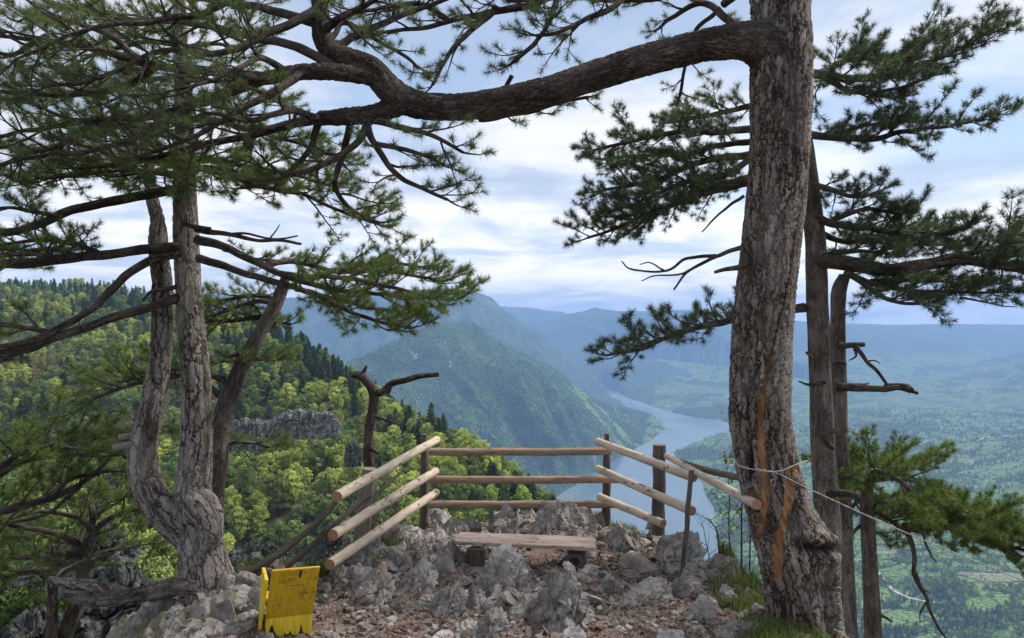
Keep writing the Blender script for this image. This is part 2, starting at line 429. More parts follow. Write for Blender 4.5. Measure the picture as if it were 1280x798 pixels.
# lake
mw = N('lake_water'); p = mw.pos()
rip = mw.noise(mw.sc(p, (1, .35, 1)), .12, 4, .6)
slick = mw.noise(mw.sc(p, (1, .5, 1)), .0022, 4, .55, .5)
sh = mw.bsdf(mw.ramp(slick, [(.38, (.10, .15, .165)), (.62, (.17, .225, .24))]), mw.ramp(slick, [(.35, .16), (.65, .34)]), mw.bump(rip, .25, .8), .5, IOR=1.33)
mw = mw.done(sh)
lx0, lx1, ly0, ly1 = -6000, 7000, 600, 15000
lake = mesh_obj('lake_water', [(lx0, ly0, LAKE), (lx1, ly0, LAKE), (lx1, ly1, LAKE), (lx0, ly1, LAKE)], [[(0, 1, 2, 3)]], mw); tag(lake, kind='structure')

# the air between us and the far ridges
mh = N('haze_air')
vol = mh.n('VolumePrincipled', {'Color': (.36, .56, .96), 'Density': .0001, 'Anisotropy': .05})
mh.link(vol.outputs[0], mh.out.inputs['Volume'])
hz = MB(); hexa(hz, [(x, y, z) for x in (-19000, 19000) for y in (-18500, 19000) for z in (-1400, 420)])
hz = hz.build('haze', mh.m); tag(hz, kind='stuff'); hz['label'] = 'pale blue air haze filling the whole canyon and valley'
mh.m.cycles.homogeneous_volume = True
# ================================================================ the wooded spur
def mat_leaf(name, stops, sat=1.0, trans=.3):
    m = N(name); rnd = m.n('ObjectInfo').outputs['Random']; tone = m.attr('tone', 'Fac')
    c = m.ramp(rnd, stops)
    c = m.mix(1.0, c, m.ramp(tone, [(0, .62), (.5, 1.0), (1, 1.45)]), 'MULTIPLY')
    d = m.n('BsdfDiffuse', {'Color': c}).outputs[0]; t = m.n('BsdfTranslucent', {'Color': m.mix(1.0, c, (1.1, 1.25, .7), 'MULTIPLY')}).outputs[0]
    return m.done(m.n('MixShader', {0: trans, 1: d, 2: t}).outputs[0])
M_SPRING = mat_leaf('fresh_leaf', [(0, (.30, .36, .10)), (.35, (.40, .44, .13)), (.7, (.50, .52, .17)), (1, (.29, .35, .12))])
M_MID = mat_leaf('green_leaf', [(0, (.14, .205, .075)), (.4, (.20, .255, .095)), (.75, (.26, .31, .12)), (1, (.15, .21, .085))])
M_BUD = mat_leaf('bud_leaf', [(0, (.24, .22, .13)), (.45, (.20, .20, .12)), (.75, (.34, .25, .09)), (1, (.19, .21, .10))])
M_CONI = mat_leaf('conifer_needle', [(0, (.05, .08, .05)), (.5, (.065, .10, .055)), (1, (.085, .125, .06))], trans=.15)
mb_ = N('forest_bark'); M_FBARK = mb_.done(mb_.bsdf(mb_.ramp(mb_.noise(mb_.obj(), 3.0), [(.3, (.10, .085, .07)), (.7, (.22, .20, .18))]), .9))

def rot_quads(C, size, rg, asp=.7, up=.0):
    """a little quad at every centre, randomly turned"""
    n = len(C); a = rg.normal(size=(n, 3)); a[:, 2] *= (1-up); a /= np.linalg.norm(a, axis=1)[:, None]
    b = rg.normal(size=(n, 3)); b = np.cross(a, b); b /= np.linalg.norm(b, axis=1)[:, None]
    s = size*(.6+.8*rg.random(n))[:, None]
    V = np.stack([C-a*s, C+b*s*asp, C+a*s, C-b*s*asp], 1).reshape(-1, 3)
    return V, np.arange(4*n).reshape(-1, 4)

def broadleaf(rg, h, r, nclump, nleaf, size, tall=.72, sparse=0.0):
    tr, lf = MB(), MB(); top = np.array([rg.normal()*.4, rg.normal()*.4, h*.80])
    mid = top*.5+np.r_[rg.normal(size=2)*.35, 0]
    tube(tr, catmull([[0, 0, -1.2, h*.018], [*mid, h*.013], [*top, h*.004]], h*.08), 6)
    cs = []
    for k in range(nclump):
        z = 1-tall+tall*(k+.5)/nclump*1.0; u = (z-(1-tall))/tall
        rad = r*math.sin(math.pi*min(max(.12+.80*u, 0), 1))**.7*(.35+.75*rg.random()); th = k*2.4+rg.random()*1.4
        c = np.array([math.cos(th)*rad, math.sin(th)*rad, h*z*.95]); cs.append(c)
        st = mid+(top-mid)*max(0, (z*.8-.45)) if z > .5 else mid*(z*1.3)
        tube(tr, catmull([[*st, h*.005], [*((st+c)/2+[0, 0, -.3]), h*.0035], [*c, h*.0015]], h*.12), 4)
    cs = np.array(cs)
    for c in cs:
        cr = r*(.20+.22*rg.random()); n = int(nleaf*(.6+.8*rg.random()))
        d = rg.normal(size=(n, 3)); d /= np.linalg.norm(d, axis=1)[:, None]
        q = c+d*cr*(rg.random(n)**.45)[:, None]*[1.15, 1.15, .72]
        q = q[vnoise(q*1.1/size*.35, int(c[0]*50) & 255) > -.25-.5*(1-sparse)]
        V, Fq = rot_quads(q, size, rg); lf.add(V, Fq, tone=np.clip(rg.random()*.6+np.repeat(rg.random(len(q)), 4)*.5, 0, 1))
    return tr, lf

def conifer(rg, h, r, nwh, per, size):
    tr, lf = MB(), MB()
    tube(tr, np.array([[0, 0, -1.2, h*.016], [0, 0, h*.5, h*.010], [0, 0, h, h*.002]]), 6)
    for k in range(nwh):
        z = h*(.16+.82*k/nwh); L = r*(1-(k/nwh))**.75*(.75+.45*rg.random())+.25
        for j in range(per):
            th = j*2*math.pi/per+k*1.1+rg.normal()*.25; l = L*(.65+.5*rg.random())
            n = max(5, int(l/size*3.2)); t = rg.random(n)**.8
            dr = np.array([math.cos(th), math.sin(th)]); q = np.c_[dr[0]*t*l, dr[1]*t*l, z-l*.22*t+l*.10*t*t]
            q[:, :2] += rg.normal(size=(n, 2))*.16*l*(1-.3*t)[:, None]; q[:, 2] += rg.normal(size=n)*size*.3
            V, Fq = rot_quads(q, size*(1.0), rg, .45, .55); lf.add(V, Fq, tone=np.repeat(rg.random(n)*.6+.3*t, 4))
            tube(tr, np.array([[0, 0, z, h*.0035], [dr[0]*l*.9, dr[1]*l*.9, z-l*.15, h*.001]]), 3)
    return tr, lf

KINDS = {}
def add_kind(key, n, make, lmat):
    L = []
    for i in range(n):
        tr, lf = make(np.random.default_rng(hash_(key)+i))
        L.append((tr, lf, lmat))
    KINDS[key] = L
def hash_(s): return sum(ord(c)*(i+7) for i, c in enumerate(s))
add_kind('spring', 3, lambda g: broadleaf(g, 12, 2.9, 34, 70, .27), M_SPRING)
add_kind('mid', 3, lambda g: broadleaf(g, 12, 3.0, 34, 70, .27), M_MID)
add_kind('bud', 3, lambda g: broadleaf(g, 11, 2.7, 30, 46, .19, sparse=.5), M_BUD)
add_kind('coni', 3, lambda g: conifer(g, 13, 2.6, 22, 7, .30), M_CONI)
add_kind('spring_near', 2, lambda g: broadleaf(g, 10, 3.0, 34, 330, .125), M_SPRING)
add_kind('mid_near', 2, lambda g: broadleaf(g, 10, 3.0, 34, 330, .125), M_MID)
add_kind('bud_near', 2, lambda g: broadleaf(g, 9, 2.8, 30, 200, .09, sparse=.5), M_BUD)
add_kind('coni_near', 2, lambda g: conifer(g, 12, 2.4, 34, 9, .14), M_CONI)

LBL = {'spring': ('broadleaf_tree', 'broadleaf tree', ['bright yellow-green tree in fresh leaf on the steep wooded slope left', 'lime green young-leaved tree among darker trees on the left spur', 'glowing pale green spring crown on the left hillside']),
       'mid': ('broadleaf_tree', 'broadleaf tree', ['mid green rounded broadleaf tree on the wooded slope left', 'deep green full crown among lighter trees on the left spur', 'green leafy tree with a broad crown on the left hillside']),
       'bud': ('budding_tree', 'budding tree', ['thinly leaved greyish brown tree just budding on the left slope', 'sparse olive brown tree with bare twigs showing on the left spur', 'ochre budding tree with grey limbs on the left hillside']),
       'coni': ('conifer_tree', 'conifer', ['dark narrow conifer standing among broadleaf trees on the left spur', 'dark green pointed spruce on the wooded slope left', 'tall blackish green conifer on the left hillside'])}

def place_forest():
    rg = np.random.default_rng(11); pts = []
    r = 34.0
    while r < 1500:
        sp = 4.6+r*.0068; a0, a1 = -46, 14
        n = max(1, int(math.radians(a1-a0)*r/sp))
        an = np.radians(a0+(a1-a0)*(np.arange(n)+.5+rg.normal(size=n)*.32)/n)
        rr = r+rg.normal(size=n)*sp*.3; pts.append(np.c_[np.sin(an)*rr, np.cos(an)*rr]); r += sp*.92
    p = np.concatenate(pts); z = terrain_z(p[:, 0], p[:, 1])
    s, cz, sd, al = line_q(p[:, 0], p[:, 1], CR_L)
    keep = (z > -210) & ((sd < 0) | (s < 130))
    rr = np.hypot(p[:, 0], p[:, 1]); px = CX+F*p[:, 0]/p[:, 1]
    keep &= ~((rr < 46) & (px > 330))
    # openings of bare rock
    for (ox, oy, od, ow) in CLIFFS:
        c = P(ox, oy, od)
        keep &= ~((abs(px-ox) < ow) & (rr < od+7) & (rr > od-3))
    p, z, s, sd, px, rr = [v[keep] for v in (p, z, s, sd, px, rr)]
    n1 = fbm(p/70, 3, 81); n2 = fbm(p/45, 3, 83); u = rg.random(len(p))
    kind = np.where(n1+u*.9-.45 > .12, 'spring', np.where(n2+u-.5 > .15, 'bud', 'mid')).astype('<U12')
    kind[(n2 < -.20) & (u > .45)] = 'coni'
    kind[((sd > 0) | (s < 12)) & (px < 450) & (px > 335) & (u > .25)] = 'coni'; kind[(s < 60) & (rr > 560) & (u > .3)] = 'coni'; kind[((sd > 0) | (s < 12)) & (px <= 335) & (u > .7)] = 'coni'
    kind[(rr > 900) & (u > .3)] = 'coni'
    kind[(u > .95)] = 'coni'
    sc = (.62+.55*rg.random(len(p)))*np.where(rr < 60, .7, 1.0)
    # which tops can be seen
    top = np.c_[p, z+10*sc]; vis = (px > -25) & (px < 1300)
    for t in np.linspace(.12, .97, 26):
        q = top*t; qz = terrain_z(q[:, 0], q[:, 1]); vis &= (np.hypot(q[:, 0], q[:, 1]) < 12) | (qz < q[:, 2])
    py = CY-F*top[:, 2]/p[:, 1]; vis &= py < 800
    return p, z, kind, sc, rr, vis, px

CLIFFS = [(375, 512, 225, 34), (305, 525, 215, 26), (438, 560, 165, 9)]
p, z, kind, sc, rr, vis, px = place_forest()
size = sc/rr
order = np.argsort(-size*vis)
cap = {'broad': 0, 'coni': 0}; indiv = []
for i in order:
    if not vis[i]: break
    k = 'coni' if kind[i] == 'coni' else 'broad'
    if cap[k] < (300 if k == 'broad' else 120): cap[k] += 1; indiv.append(i)
indiv_set = set(indiv)
proto_first = {}; rg = np.random.default_rng(5)
def tree_at(key, vi, i):
    tr, lf, lmat = KINDS[key][vi]; base = key.split('_')[0]; nm, cat, lbs = LBL[base]
    root = empty(nm, (p[i, 0], p[i, 1], z[i]-.3), lbs[vi % len(lbs)], cat, 'trees in the wood on the left slope')
    if (key, vi) not in proto_first:
        a = tr.build('trunk', M_FBARK, root); b = lf.build('crown', lmat, root); proto_first[(key, vi)] = (a, b)
    else:
        for src in proto_first[(key, vi)]:
            c = src.copy(); c.parent = root; COL.objects.link(c)
    root.rotation_euler = (rg.normal()*.05, rg.normal()*.05, rg.random()*6.28); root.scale = (sc[i]*(.9+.25*rg.random()),)*2+(sc[i]*(.9+.25*rg.random()),)
    return root
for i in indiv:
    near = rr[i] < 125; key = kind[i]+('_near' if near else ''); tree_at(key, int(rg.integers(len(KINDS[key]))), i)
for key in KINDS:
    for vi in range(len(KINDS[key])):
        if (key, vi) not in proto_first and not key.endswith('near'):
            for i in order:
                if i not in indiv_set and vis[i] and kind[i] == key: indiv_set.add(i); tree_at(key, vi, i); break
rest = np.array([i for i in range(len(p)) if i not in indiv_set and (vis[i] or True)])

def forest_stuff(name, label, p, z, kind, sc, rest):
    me = bpy.data.meshes.new(name); me.vertices.add(len(rest))
    co_ = np.c_[p[rest], z[rest]-.3].astype(np.float32); me.vertices.foreach_set('co', co_.ravel())
    keys = [(k, v) for k in ('spring', 'mid', 'bud', 'coni') for v in range(3) if (k, v) in proto_first]
    idx = []
    for i in rest:
        c = [n for n, kk in enumerate(keys) if kk[0] == kind[i]]; idx.append(c[int(rg.integers(len(c)))])
    a = me.attributes.new('kind_index', 'INT', 'POINT'); a.data.foreach_set('value', np.array(idx, np.int32))
    a = me.attributes.new('tree_scale', 'FLOAT', 'POINT'); a.data.foreach_set('value', sc[rest].astype(np.float32))
    a = me.attributes.new('tree_turn', 'FLOAT_VECTOR', 'POINT'); a.data.foreach_set('vector', np.c_[rg.normal(size=(len(rest), 2))*.05, rg.random(len(rest))*6.28].astype(np.float32).ravel())
    o = bpy.data.objects.new(name, me); COL.objects.link(o)
    tag(o, label, kind='stuff')
    g = bpy.data.node_groups.new('scatter_trees', 'GeometryNodeTree')
    g.interface.new_socket('Geometry', in_out='INPUT', socket_type='NodeSocketGeometry'); g.interface.new_socket('Geometry', in_out='OUTPUT', socket_type='NodeSocketGeometry')
    nd = g.nodes; gi = nd.new('NodeGroupInput'); go = nd.new('NodeGroupOutput')
    big = nd.new('GeometryNodeJoinGeometry')
    insts = []
    for kk in keys:
        j = nd.new('GeometryNodeJoinGeometry')
        for src in proto_first[kk]:
            oi = nd.new('GeometryNodeObjectInfo'); oi.transform_space = 'ORIGINAL'; oi.inputs['Object'].default_value = src
            g.links.new(oi.outputs['Geometry'], j.inputs[0])
        ti = nd.new('GeometryNodeGeometryToInstance'); g.links.new(j.outputs[0], ti.inputs[0]); insts.append(ti)
    for ti in reversed(insts): g.links.new(ti.outputs[0], big.inputs[0])
    ip = nd.new('GeometryNodeInstanceOnPoints'); ip.inputs['Pick Instance'].default_value = True
    g.links.new(gi.outputs[0], ip.inputs['Points']); g.links.new(big.outputs[0], ip.inputs['Instance'])
    def at(nm, ty):
        x = nd.new('GeometryNodeInputNamedAttribute'); x.data_type = ty; x.inputs['Name'].default_value = nm; return x.outputs['Attribute']
    g.links.new(at('kind_index', 'INT'), ip.inputs['Instance Index'])
    g.links.new(at('tree_scale', 'FLOAT'), ip.inputs['Scale'])
    er = nd.new('FunctionNodeEulerToRotation'); g.links.new(at('tree_turn', 'FLOAT_VECTOR'), er.inputs[0]); g.links.new(er.outputs[0], ip.inputs['Rotation'])
    g.links.new(ip.outputs[0], go.inputs[0])
    md = o.modifiers.new('scatter', 'NODES'); md.node_group = g
forest_stuff('distant_wood', 'mixed spring wood covering the rest of the left spur', p, z, kind, sc, rest)
def valley_wood(n=72000):
    g = np.random.default_rng(77); r = np.exp(g.uniform(np.log(1150), np.log(6400), n)); t = g.uniform(-.30, .80, n); cs_ = 1/np.sqrt(1+t*t)
    q = np.c_[r*t*cs_, r*cs_]; zz = terrain_z(q[:, 0], q[:, 1]); d = poly_sd(q[:, 0], q[:, 1], lake_poly); md = meadow_ridge_light(q[:, 0], q[:, 1], zz)
    k = (zz > LAKE+4) & (g.random(n) > md*.97) & ((t > -.12) | (r > 2600)); k &= (fbm(q/300, 3, 411) > -.5) | (g.random(n) > .6)
    q, zz, r = q[k], zz[k], r[k]; kd = np.where(g.random(len(q)) < .5, 'mid', 'spring').astype('<U12'); kd[(fbm(q/500, 3, 405) < -.25) & (g.random(len(q)) > .4)] = 'coni'; kd[g.random(len(q)) < .10] = 'bud'; lm = (q[:, 0]/q[:, 1] < .24); kd[lm] = 'mid'; kd[lm & (g.random(len(q)) < .35)] = 'coni'
    forest_stuff('valley_wood', 'woods and hedgerows across the valley and the canyon slopes', q, zz, kd, (.75+.5*g.random(len(q)))*(1+r/9000)*np.where(lm, .68, .85), np.arange(len(q)))
valley_wood()
print('FOREST', len(p), 'indiv', len(indiv_set), 'nearest', rr[indiv].min(), rr[indiv].max())

# ================================================================ the rocky lookout
PLAT = np.array([(2.5, -3), (2.4, 3.5), (2.25, 5), (2.1, 6), (1.95, 7.2), (1.72, 8), (1.5, 8.8), (1.15, 9.35), (.2, 9.6), (-.9, 9.35), (-1.35, 8.8), (-1.6, 8.0), (-1.85, 7.2), (-2.2, 6.7), (-2.65, 6.6), (-2.75, 6.1), (-2.4, 5.3), (-2.2, 4.4), (-2.5, 3.0), (-3, -3)])
def saw(u, k=.82):
    f = u-np.floor(u); return np.where(f < k, f/k, (1-f)/(1-k))
def ground_base(x, y):
    b = np.interp(y, [-3, 0, 3, 5, 7.3, 8.8, 10, 12], [-1.6, -1.65, -1.93, -2.15, -2.42, -2.50, -2.6, -2.8])
    d = poly_sd(x, y, PLAT); o = np.maximum(d+.12, 0)
    k = np.interp(np.degrees(np.arctan2(x, y-6)), [-180, -100, -60, -20, 0, 60, 180], [.6, .75, .95, 1.3, 1.5, 1.3, .6])
    return b-k*o**1.15, d
def rock_mask(x, y):
    q = np.c_[x, y]; d = poly_sd(x, y, PLAT)
    m = fbm(q*1.3, 3, 101)*1.0-.17
    def blob(cx, cy, rx, ry, a): return a*np.exp(-((x-cx)/rx)**2-((y-cy)/ry)**2)
    m += blob(-1.25, 7.6, .55, 1.0, 1.0)+blob(-.75, 7.0, .5, .5, .5)+blob(.6, 8.9, .8, .5, .9)+blob(-.5, 9.0, .7, .4, .6)+blob(-2.2, 5.4, .5, .8, 1.1)+blob(.3, 5.7, .5, .7, .35)+blob(-2.7, 6.5, .5, .4, .8)
    m += sstep(-.15, .3, d)*.8
    m -= blob(1.3, 5.6, .5, .6, .5)+blob(-1.0, 5.3, .7, .6, .8)
    return sstep(.0, .28, m)
def ground_full(x, y):
    x = np.asarray(x, float); y = np.asarray(y, float); sh = x.shape; x = x.ravel(); y = y.ravel(); q = np.c_[x, y]
    b, d = ground_base(x, y); rk = rock_mask(x, y)
    w1 = fbm(q*1.7, 3, 111); w2 = fbm(q*4, 3, 113)
    st = saw((x*.86-y*.35)/.36+w1*.8)*.12+saw((x*.95-y*.1)/.15+w2*.5+w1)*.03+saw((y*.9+x*.5)/.30+w1*1.0, .7)*.05
    f1, f2, cid = voro(q*2.7+np.c_[w1, w2]*.2, 5); cr = .35+.65*sstep(.0, .16, f2-f1)
    hr = (st*(.35+cid)+.012*fbm(q*9, 3, 117)+.04*cid)*cr+.01
    dirt = .035*fbm(q*1.3, 3, 121)+.012*fbm(q*14, 3, 123)
    return (b+dirt*(1-rk)+hr*rk).reshape(sh), rk.reshape(sh), d.reshape(sh)
def gz(x, y): return float(ground_full(np.array([x]), np.array([y]))[0][0])
def gbase(x, y): return float(ground_base(np.array([float(x)]), np.array([float(y)]))[0][0])

gx = np.r_[np.arange(-8, -3.4, .08), np.arange(-3.4, 2.8, .0165), np.arange(2.8, 6.5, .08)]
gy = np.r_[np.arange(-3.5, 4.0, .1), np.arange(4.0, 9.8, .0165), np.arange(9.8, 13.5, .08)]
GX, GY = np.meshgrid(gx, gy); GZ, RK, GD = ground_full(GX, GY)
m_, k_ = GX.shape; i = np.arange(m_-1)[:, None]*k_; j = np.arange(k_-1)[None]
q = np.stack([i+j, i+j+1, i+k_+j+1, i+k_+j], 2).reshape(-1, 4)

def rock_nodes(m, p, s=1.0):
    """colour and height of the grey limestone"""
    n1 = m.noise(p, 2.2*s, 5, .6, .3); n2 = m.noise(m.sc(p, (1, 1, 1), (5, 2, 1)), 9*s, 6, .65, .2); n3 = m.noise(p, 42*s, 5, .65)
    st = m.noise(m.sc(p, (6, 2.0, 1.4), rot=(0, .5, .3)), 4.5*s, 5, .6, .25)
    e = m.n('TexVoronoi', {'Vector': m.n('VectorMath', {0: m.sc(p, (1.6, .9, .7), rot=(.2, .6, 0)), 1: m.n('VectorMath', {0: m.noise(p, 4*s, 3, out='Color'), 3: .35}, operation='SCALE').outputs[0]}, operation='ADD').outputs[0], 'Scale': 4.2*s}, feature='DISTANCE_TO_EDGE').outputs['Distance']
    c = m.ramp(n1, [(.3, (.17, .149, .13)), (.45, (.265, .238, .212)), (.56, (.35, .32, .29)), (.68, (.48, .45, .415))])
    c = m.mix(m.ramp(n2, [(.50, 0.0), (.62, .7)]), c, (.12, .10, .088))
    c = m.mix(m.ramp(n3, [(.58, 0.0), (.72, .4)]), c, (.50, .48, .45))
    c = m.mix(m.ramp(st, [(.55, 0.0), (.68, .5)]), c, (.12, .105, .095))
    c = m.mix(m.math('MULTIPLY', m.ramp(e, [(.0, .8), (.022, 0.0)]), m.ramp(m.noise(p, 1.7*s, 3), [(.48, 0.0), (.58, 1.0)])), c, (.06, .05, .042))
    c = m.mix(m.ramp(m.noise(m.sc(p, (1, 1, 1), (9, 9, 3)), 3.1*s, 4, .6), [(.52, 0.0), (.68, .6)]), c, (.24, .175, .13))
    h = m.math('ADD', m.math('MULTIPLY', n2, .5), m.math('MULTIPLY', n3, .3)); h = m.math('ADD', h, m.math('MULTIPLY', st, .8))
    h = m.math('ADD', h, m.math('MULTIPLY', m.ramp(e, [(0, 0.0), (.05, 1.0)]), .15))
    return c, h
def mat_rock():
    m = N('grey_limestone'); c, h = rock_nodes(m, m.attr('rk3'))
    c = m.mix(1.0, c, m.ramp(m.n('ObjectInfo').outputs['Random'], [(0, .85), (.6, 1.0), (1, 1.15)]), 'MULTIPLY')
    return m.done(m.bsdf(c, .85, m.bump(h, .5, .03), .25))
M_ROCK = mat_rock()
def mat_ground():
    m = N('lookout_ground'); p = m.pos(); rc, rh = rock_nodes(m, p); mask = m.attr('rock', 'Fac')
    n1 = m.noise(p, 1.3, 4); chips = m.n('TexVoronoi', {'Vector': m.sc(p, (1, 1, 2)), 'Scale': 36.0}, feature='F1'); chip2 = m.n('TexVoronoi', {'Vector': m.sc(p, (1, 1.4, 2), (3, 3, 3)), 'Scale': 75.0}, feature='F1')
    cc = m.ramp(m.n('SeparateColor', {0: chips.outputs['Color']}).outputs[0], [(0, (.11, .073, .055)), (.4, (.21, .15, .118)), (.7, (.30, .235, .195)), (.92, (.38, .33, .295)), (1, (.47, .43, .40))])
    c2 = m.ramp(m.n('SeparateColor', {0: chip2.outputs['Color']}).outputs[1], [(0, (.10, .065, .048)), (.5, (.22, .158, .125)), (1, (.35, .285, .245))])
    c = m.mix(.5, cc, c2); c = m.mix(m.ramp(n1, [(.35, .45), (.6, 0.0)]), c, (.16, .10, .075))
    c = m.mix(m.ramp(m.noise(p, 22, 5, .7), [(.52, 0.0), (.72, .5)]), c, (.06, .042, .034))
    moss = m.math('MULTIPLY', m.attr('green', 'Fac'), m.ramp(m.noise(p, 7, 4, .6), [(.42, 0.0), (.6, 1.0)]))
    mk = m.ramp(m.math('ADD', mask, m.math('MULTIPLY', m.math('SUBTRACT', m.noise(p, 9, 5, .7), .5), .9)), [(.4, 0.0), (.56, 1.0)])
    c = m.mix(mk, c, rc); c = m.mix(m.math('MULTIPLY', moss, .8), c, (.07, .10, .03))
    hh = m.math('ADD', m.math('MULTIPLY', chips.outputs['Distance'], -.5), m.math('MULTIPLY', m.noise(p, 60, 4), .6))
    h = m.n('Mix', {0: mk, 2: hh, 3: rh}, data_type='FLOAT').outputs[0]
    return m.done(m.bsdf(c, .92, m.bump(h, .9, .03), .15))
green = sstep(-.35, .15, GD)*sstep(.8, .1, GD)*.9+np.exp(-((GX+1.35)/.3)**2-((GY-7.9)/.5)**2)*.8
lookout = mesh_obj('lookout_ground', np.stack([GX, GY, GZ], 2).reshape(-1, 3), [q], mat_ground(), smooth=False,
                   attrs={'rock': RK.ravel(), 'green': np.clip(green, 0, 1).ravel()}); tag(lookout, kind='structure')

# ---------------------------------------------------------------- boulders
import bmesh
_ico = {}
def ico(sub):
    if sub not in _ico:
        bm = bmesh.new(); bmesh.ops.create_icosphere(bm, subdivisions=sub, radius=1)
        _ico[sub] = (np.array([v.co[:] for v in bm.verts]), np.array([[v.index for v in f.verts] for f in bm.faces])); bm.free()
    return _ico[sub]
def rock_shape(seed, size, sub=5, nplane=9, lean=(.5, .0), rough=1.0, flat=.0):
    rg = np.random.default_rng(seed); D, Fc = ico(sub)
    nn = rg.normal(size=(nplane, 3)); nn[:, 2] = np.abs(nn[:, 2])*.8; nn /= np.linalg.norm(nn, axis=1)[:, None]
    sdir = np.array([-.75, -.35, .55])+rg.normal(size=3)*.12; sdir /= np.linalg.norm(sdir)   # bedding: slabs lean one way
    nn = np.vstack([nn, sdir, -sdir, [0, 0, -1]]); hh = np.r_[.5+.5*rg.random(nplane), .42+.2*rg.random(), .5+.2*rg.random(), .8]
    dots = D@nn.T; r = np.min(np.where(dots > .02, hh/np.maximum(dots, .02), 9), axis=1); r = np.minimum(r, 1.35)
    V = D*r[:, None]*np.asarray(size)
    S = float(np.mean(size)); q = V/S
    bed = q@sdir; w = fbm(q*1.6, 3, seed+1)
    amt = (saw(bed*2.4+w*.7, .8)-.5)*.17+(saw(bed*6.3+w*.6, .8)-.5)*.06
    f1, f2, _ = voro(np.c_[bed*1.8, q[:, 1]*1.5+w*.4, q[:, 2]*1.3+q[:, 0]*.7]+seed*.37, seed)
    amt -= .10*(1-sstep(0, .06, f2-f1)); amt += .02*ridged(q*1.8, 2, seed+3)+.012*fbm(q*6, 3, seed+5)
    V = V+D*(amt*S*rough)[:, None]
    return V, Fc
def rock_obj(name, seed, px, py, d, wpx, hpx, label, deep=1.0, sub=5, rz=0.0, sink=.25, cat='boulder', on=True, group=None, tilt=0.0, **kw):
    """px,py = middle of its foot in the photograph; size in photograph pixels at that distance"""
    s = np.array([wpx/F*d/2, wpx/F*d/2*deep, hpx/F*d*.62])*.93; V, Fc = rock_shape(seed, s, sub, **kw)
    x, y = (px-CX)/F*d, d; z0 = gbase(x, y) if on else (CY-py)/F*d
    o = mesh_obj(name, V, [Fc], M_ROCK, attrs={'rk3': V+seed*1.7}); o.location = (x, y, z0+s[2]*(1-sink*2)*.62); o.rotation_euler = (0, tilt, rz)
    return tag(o, label, cat, group)
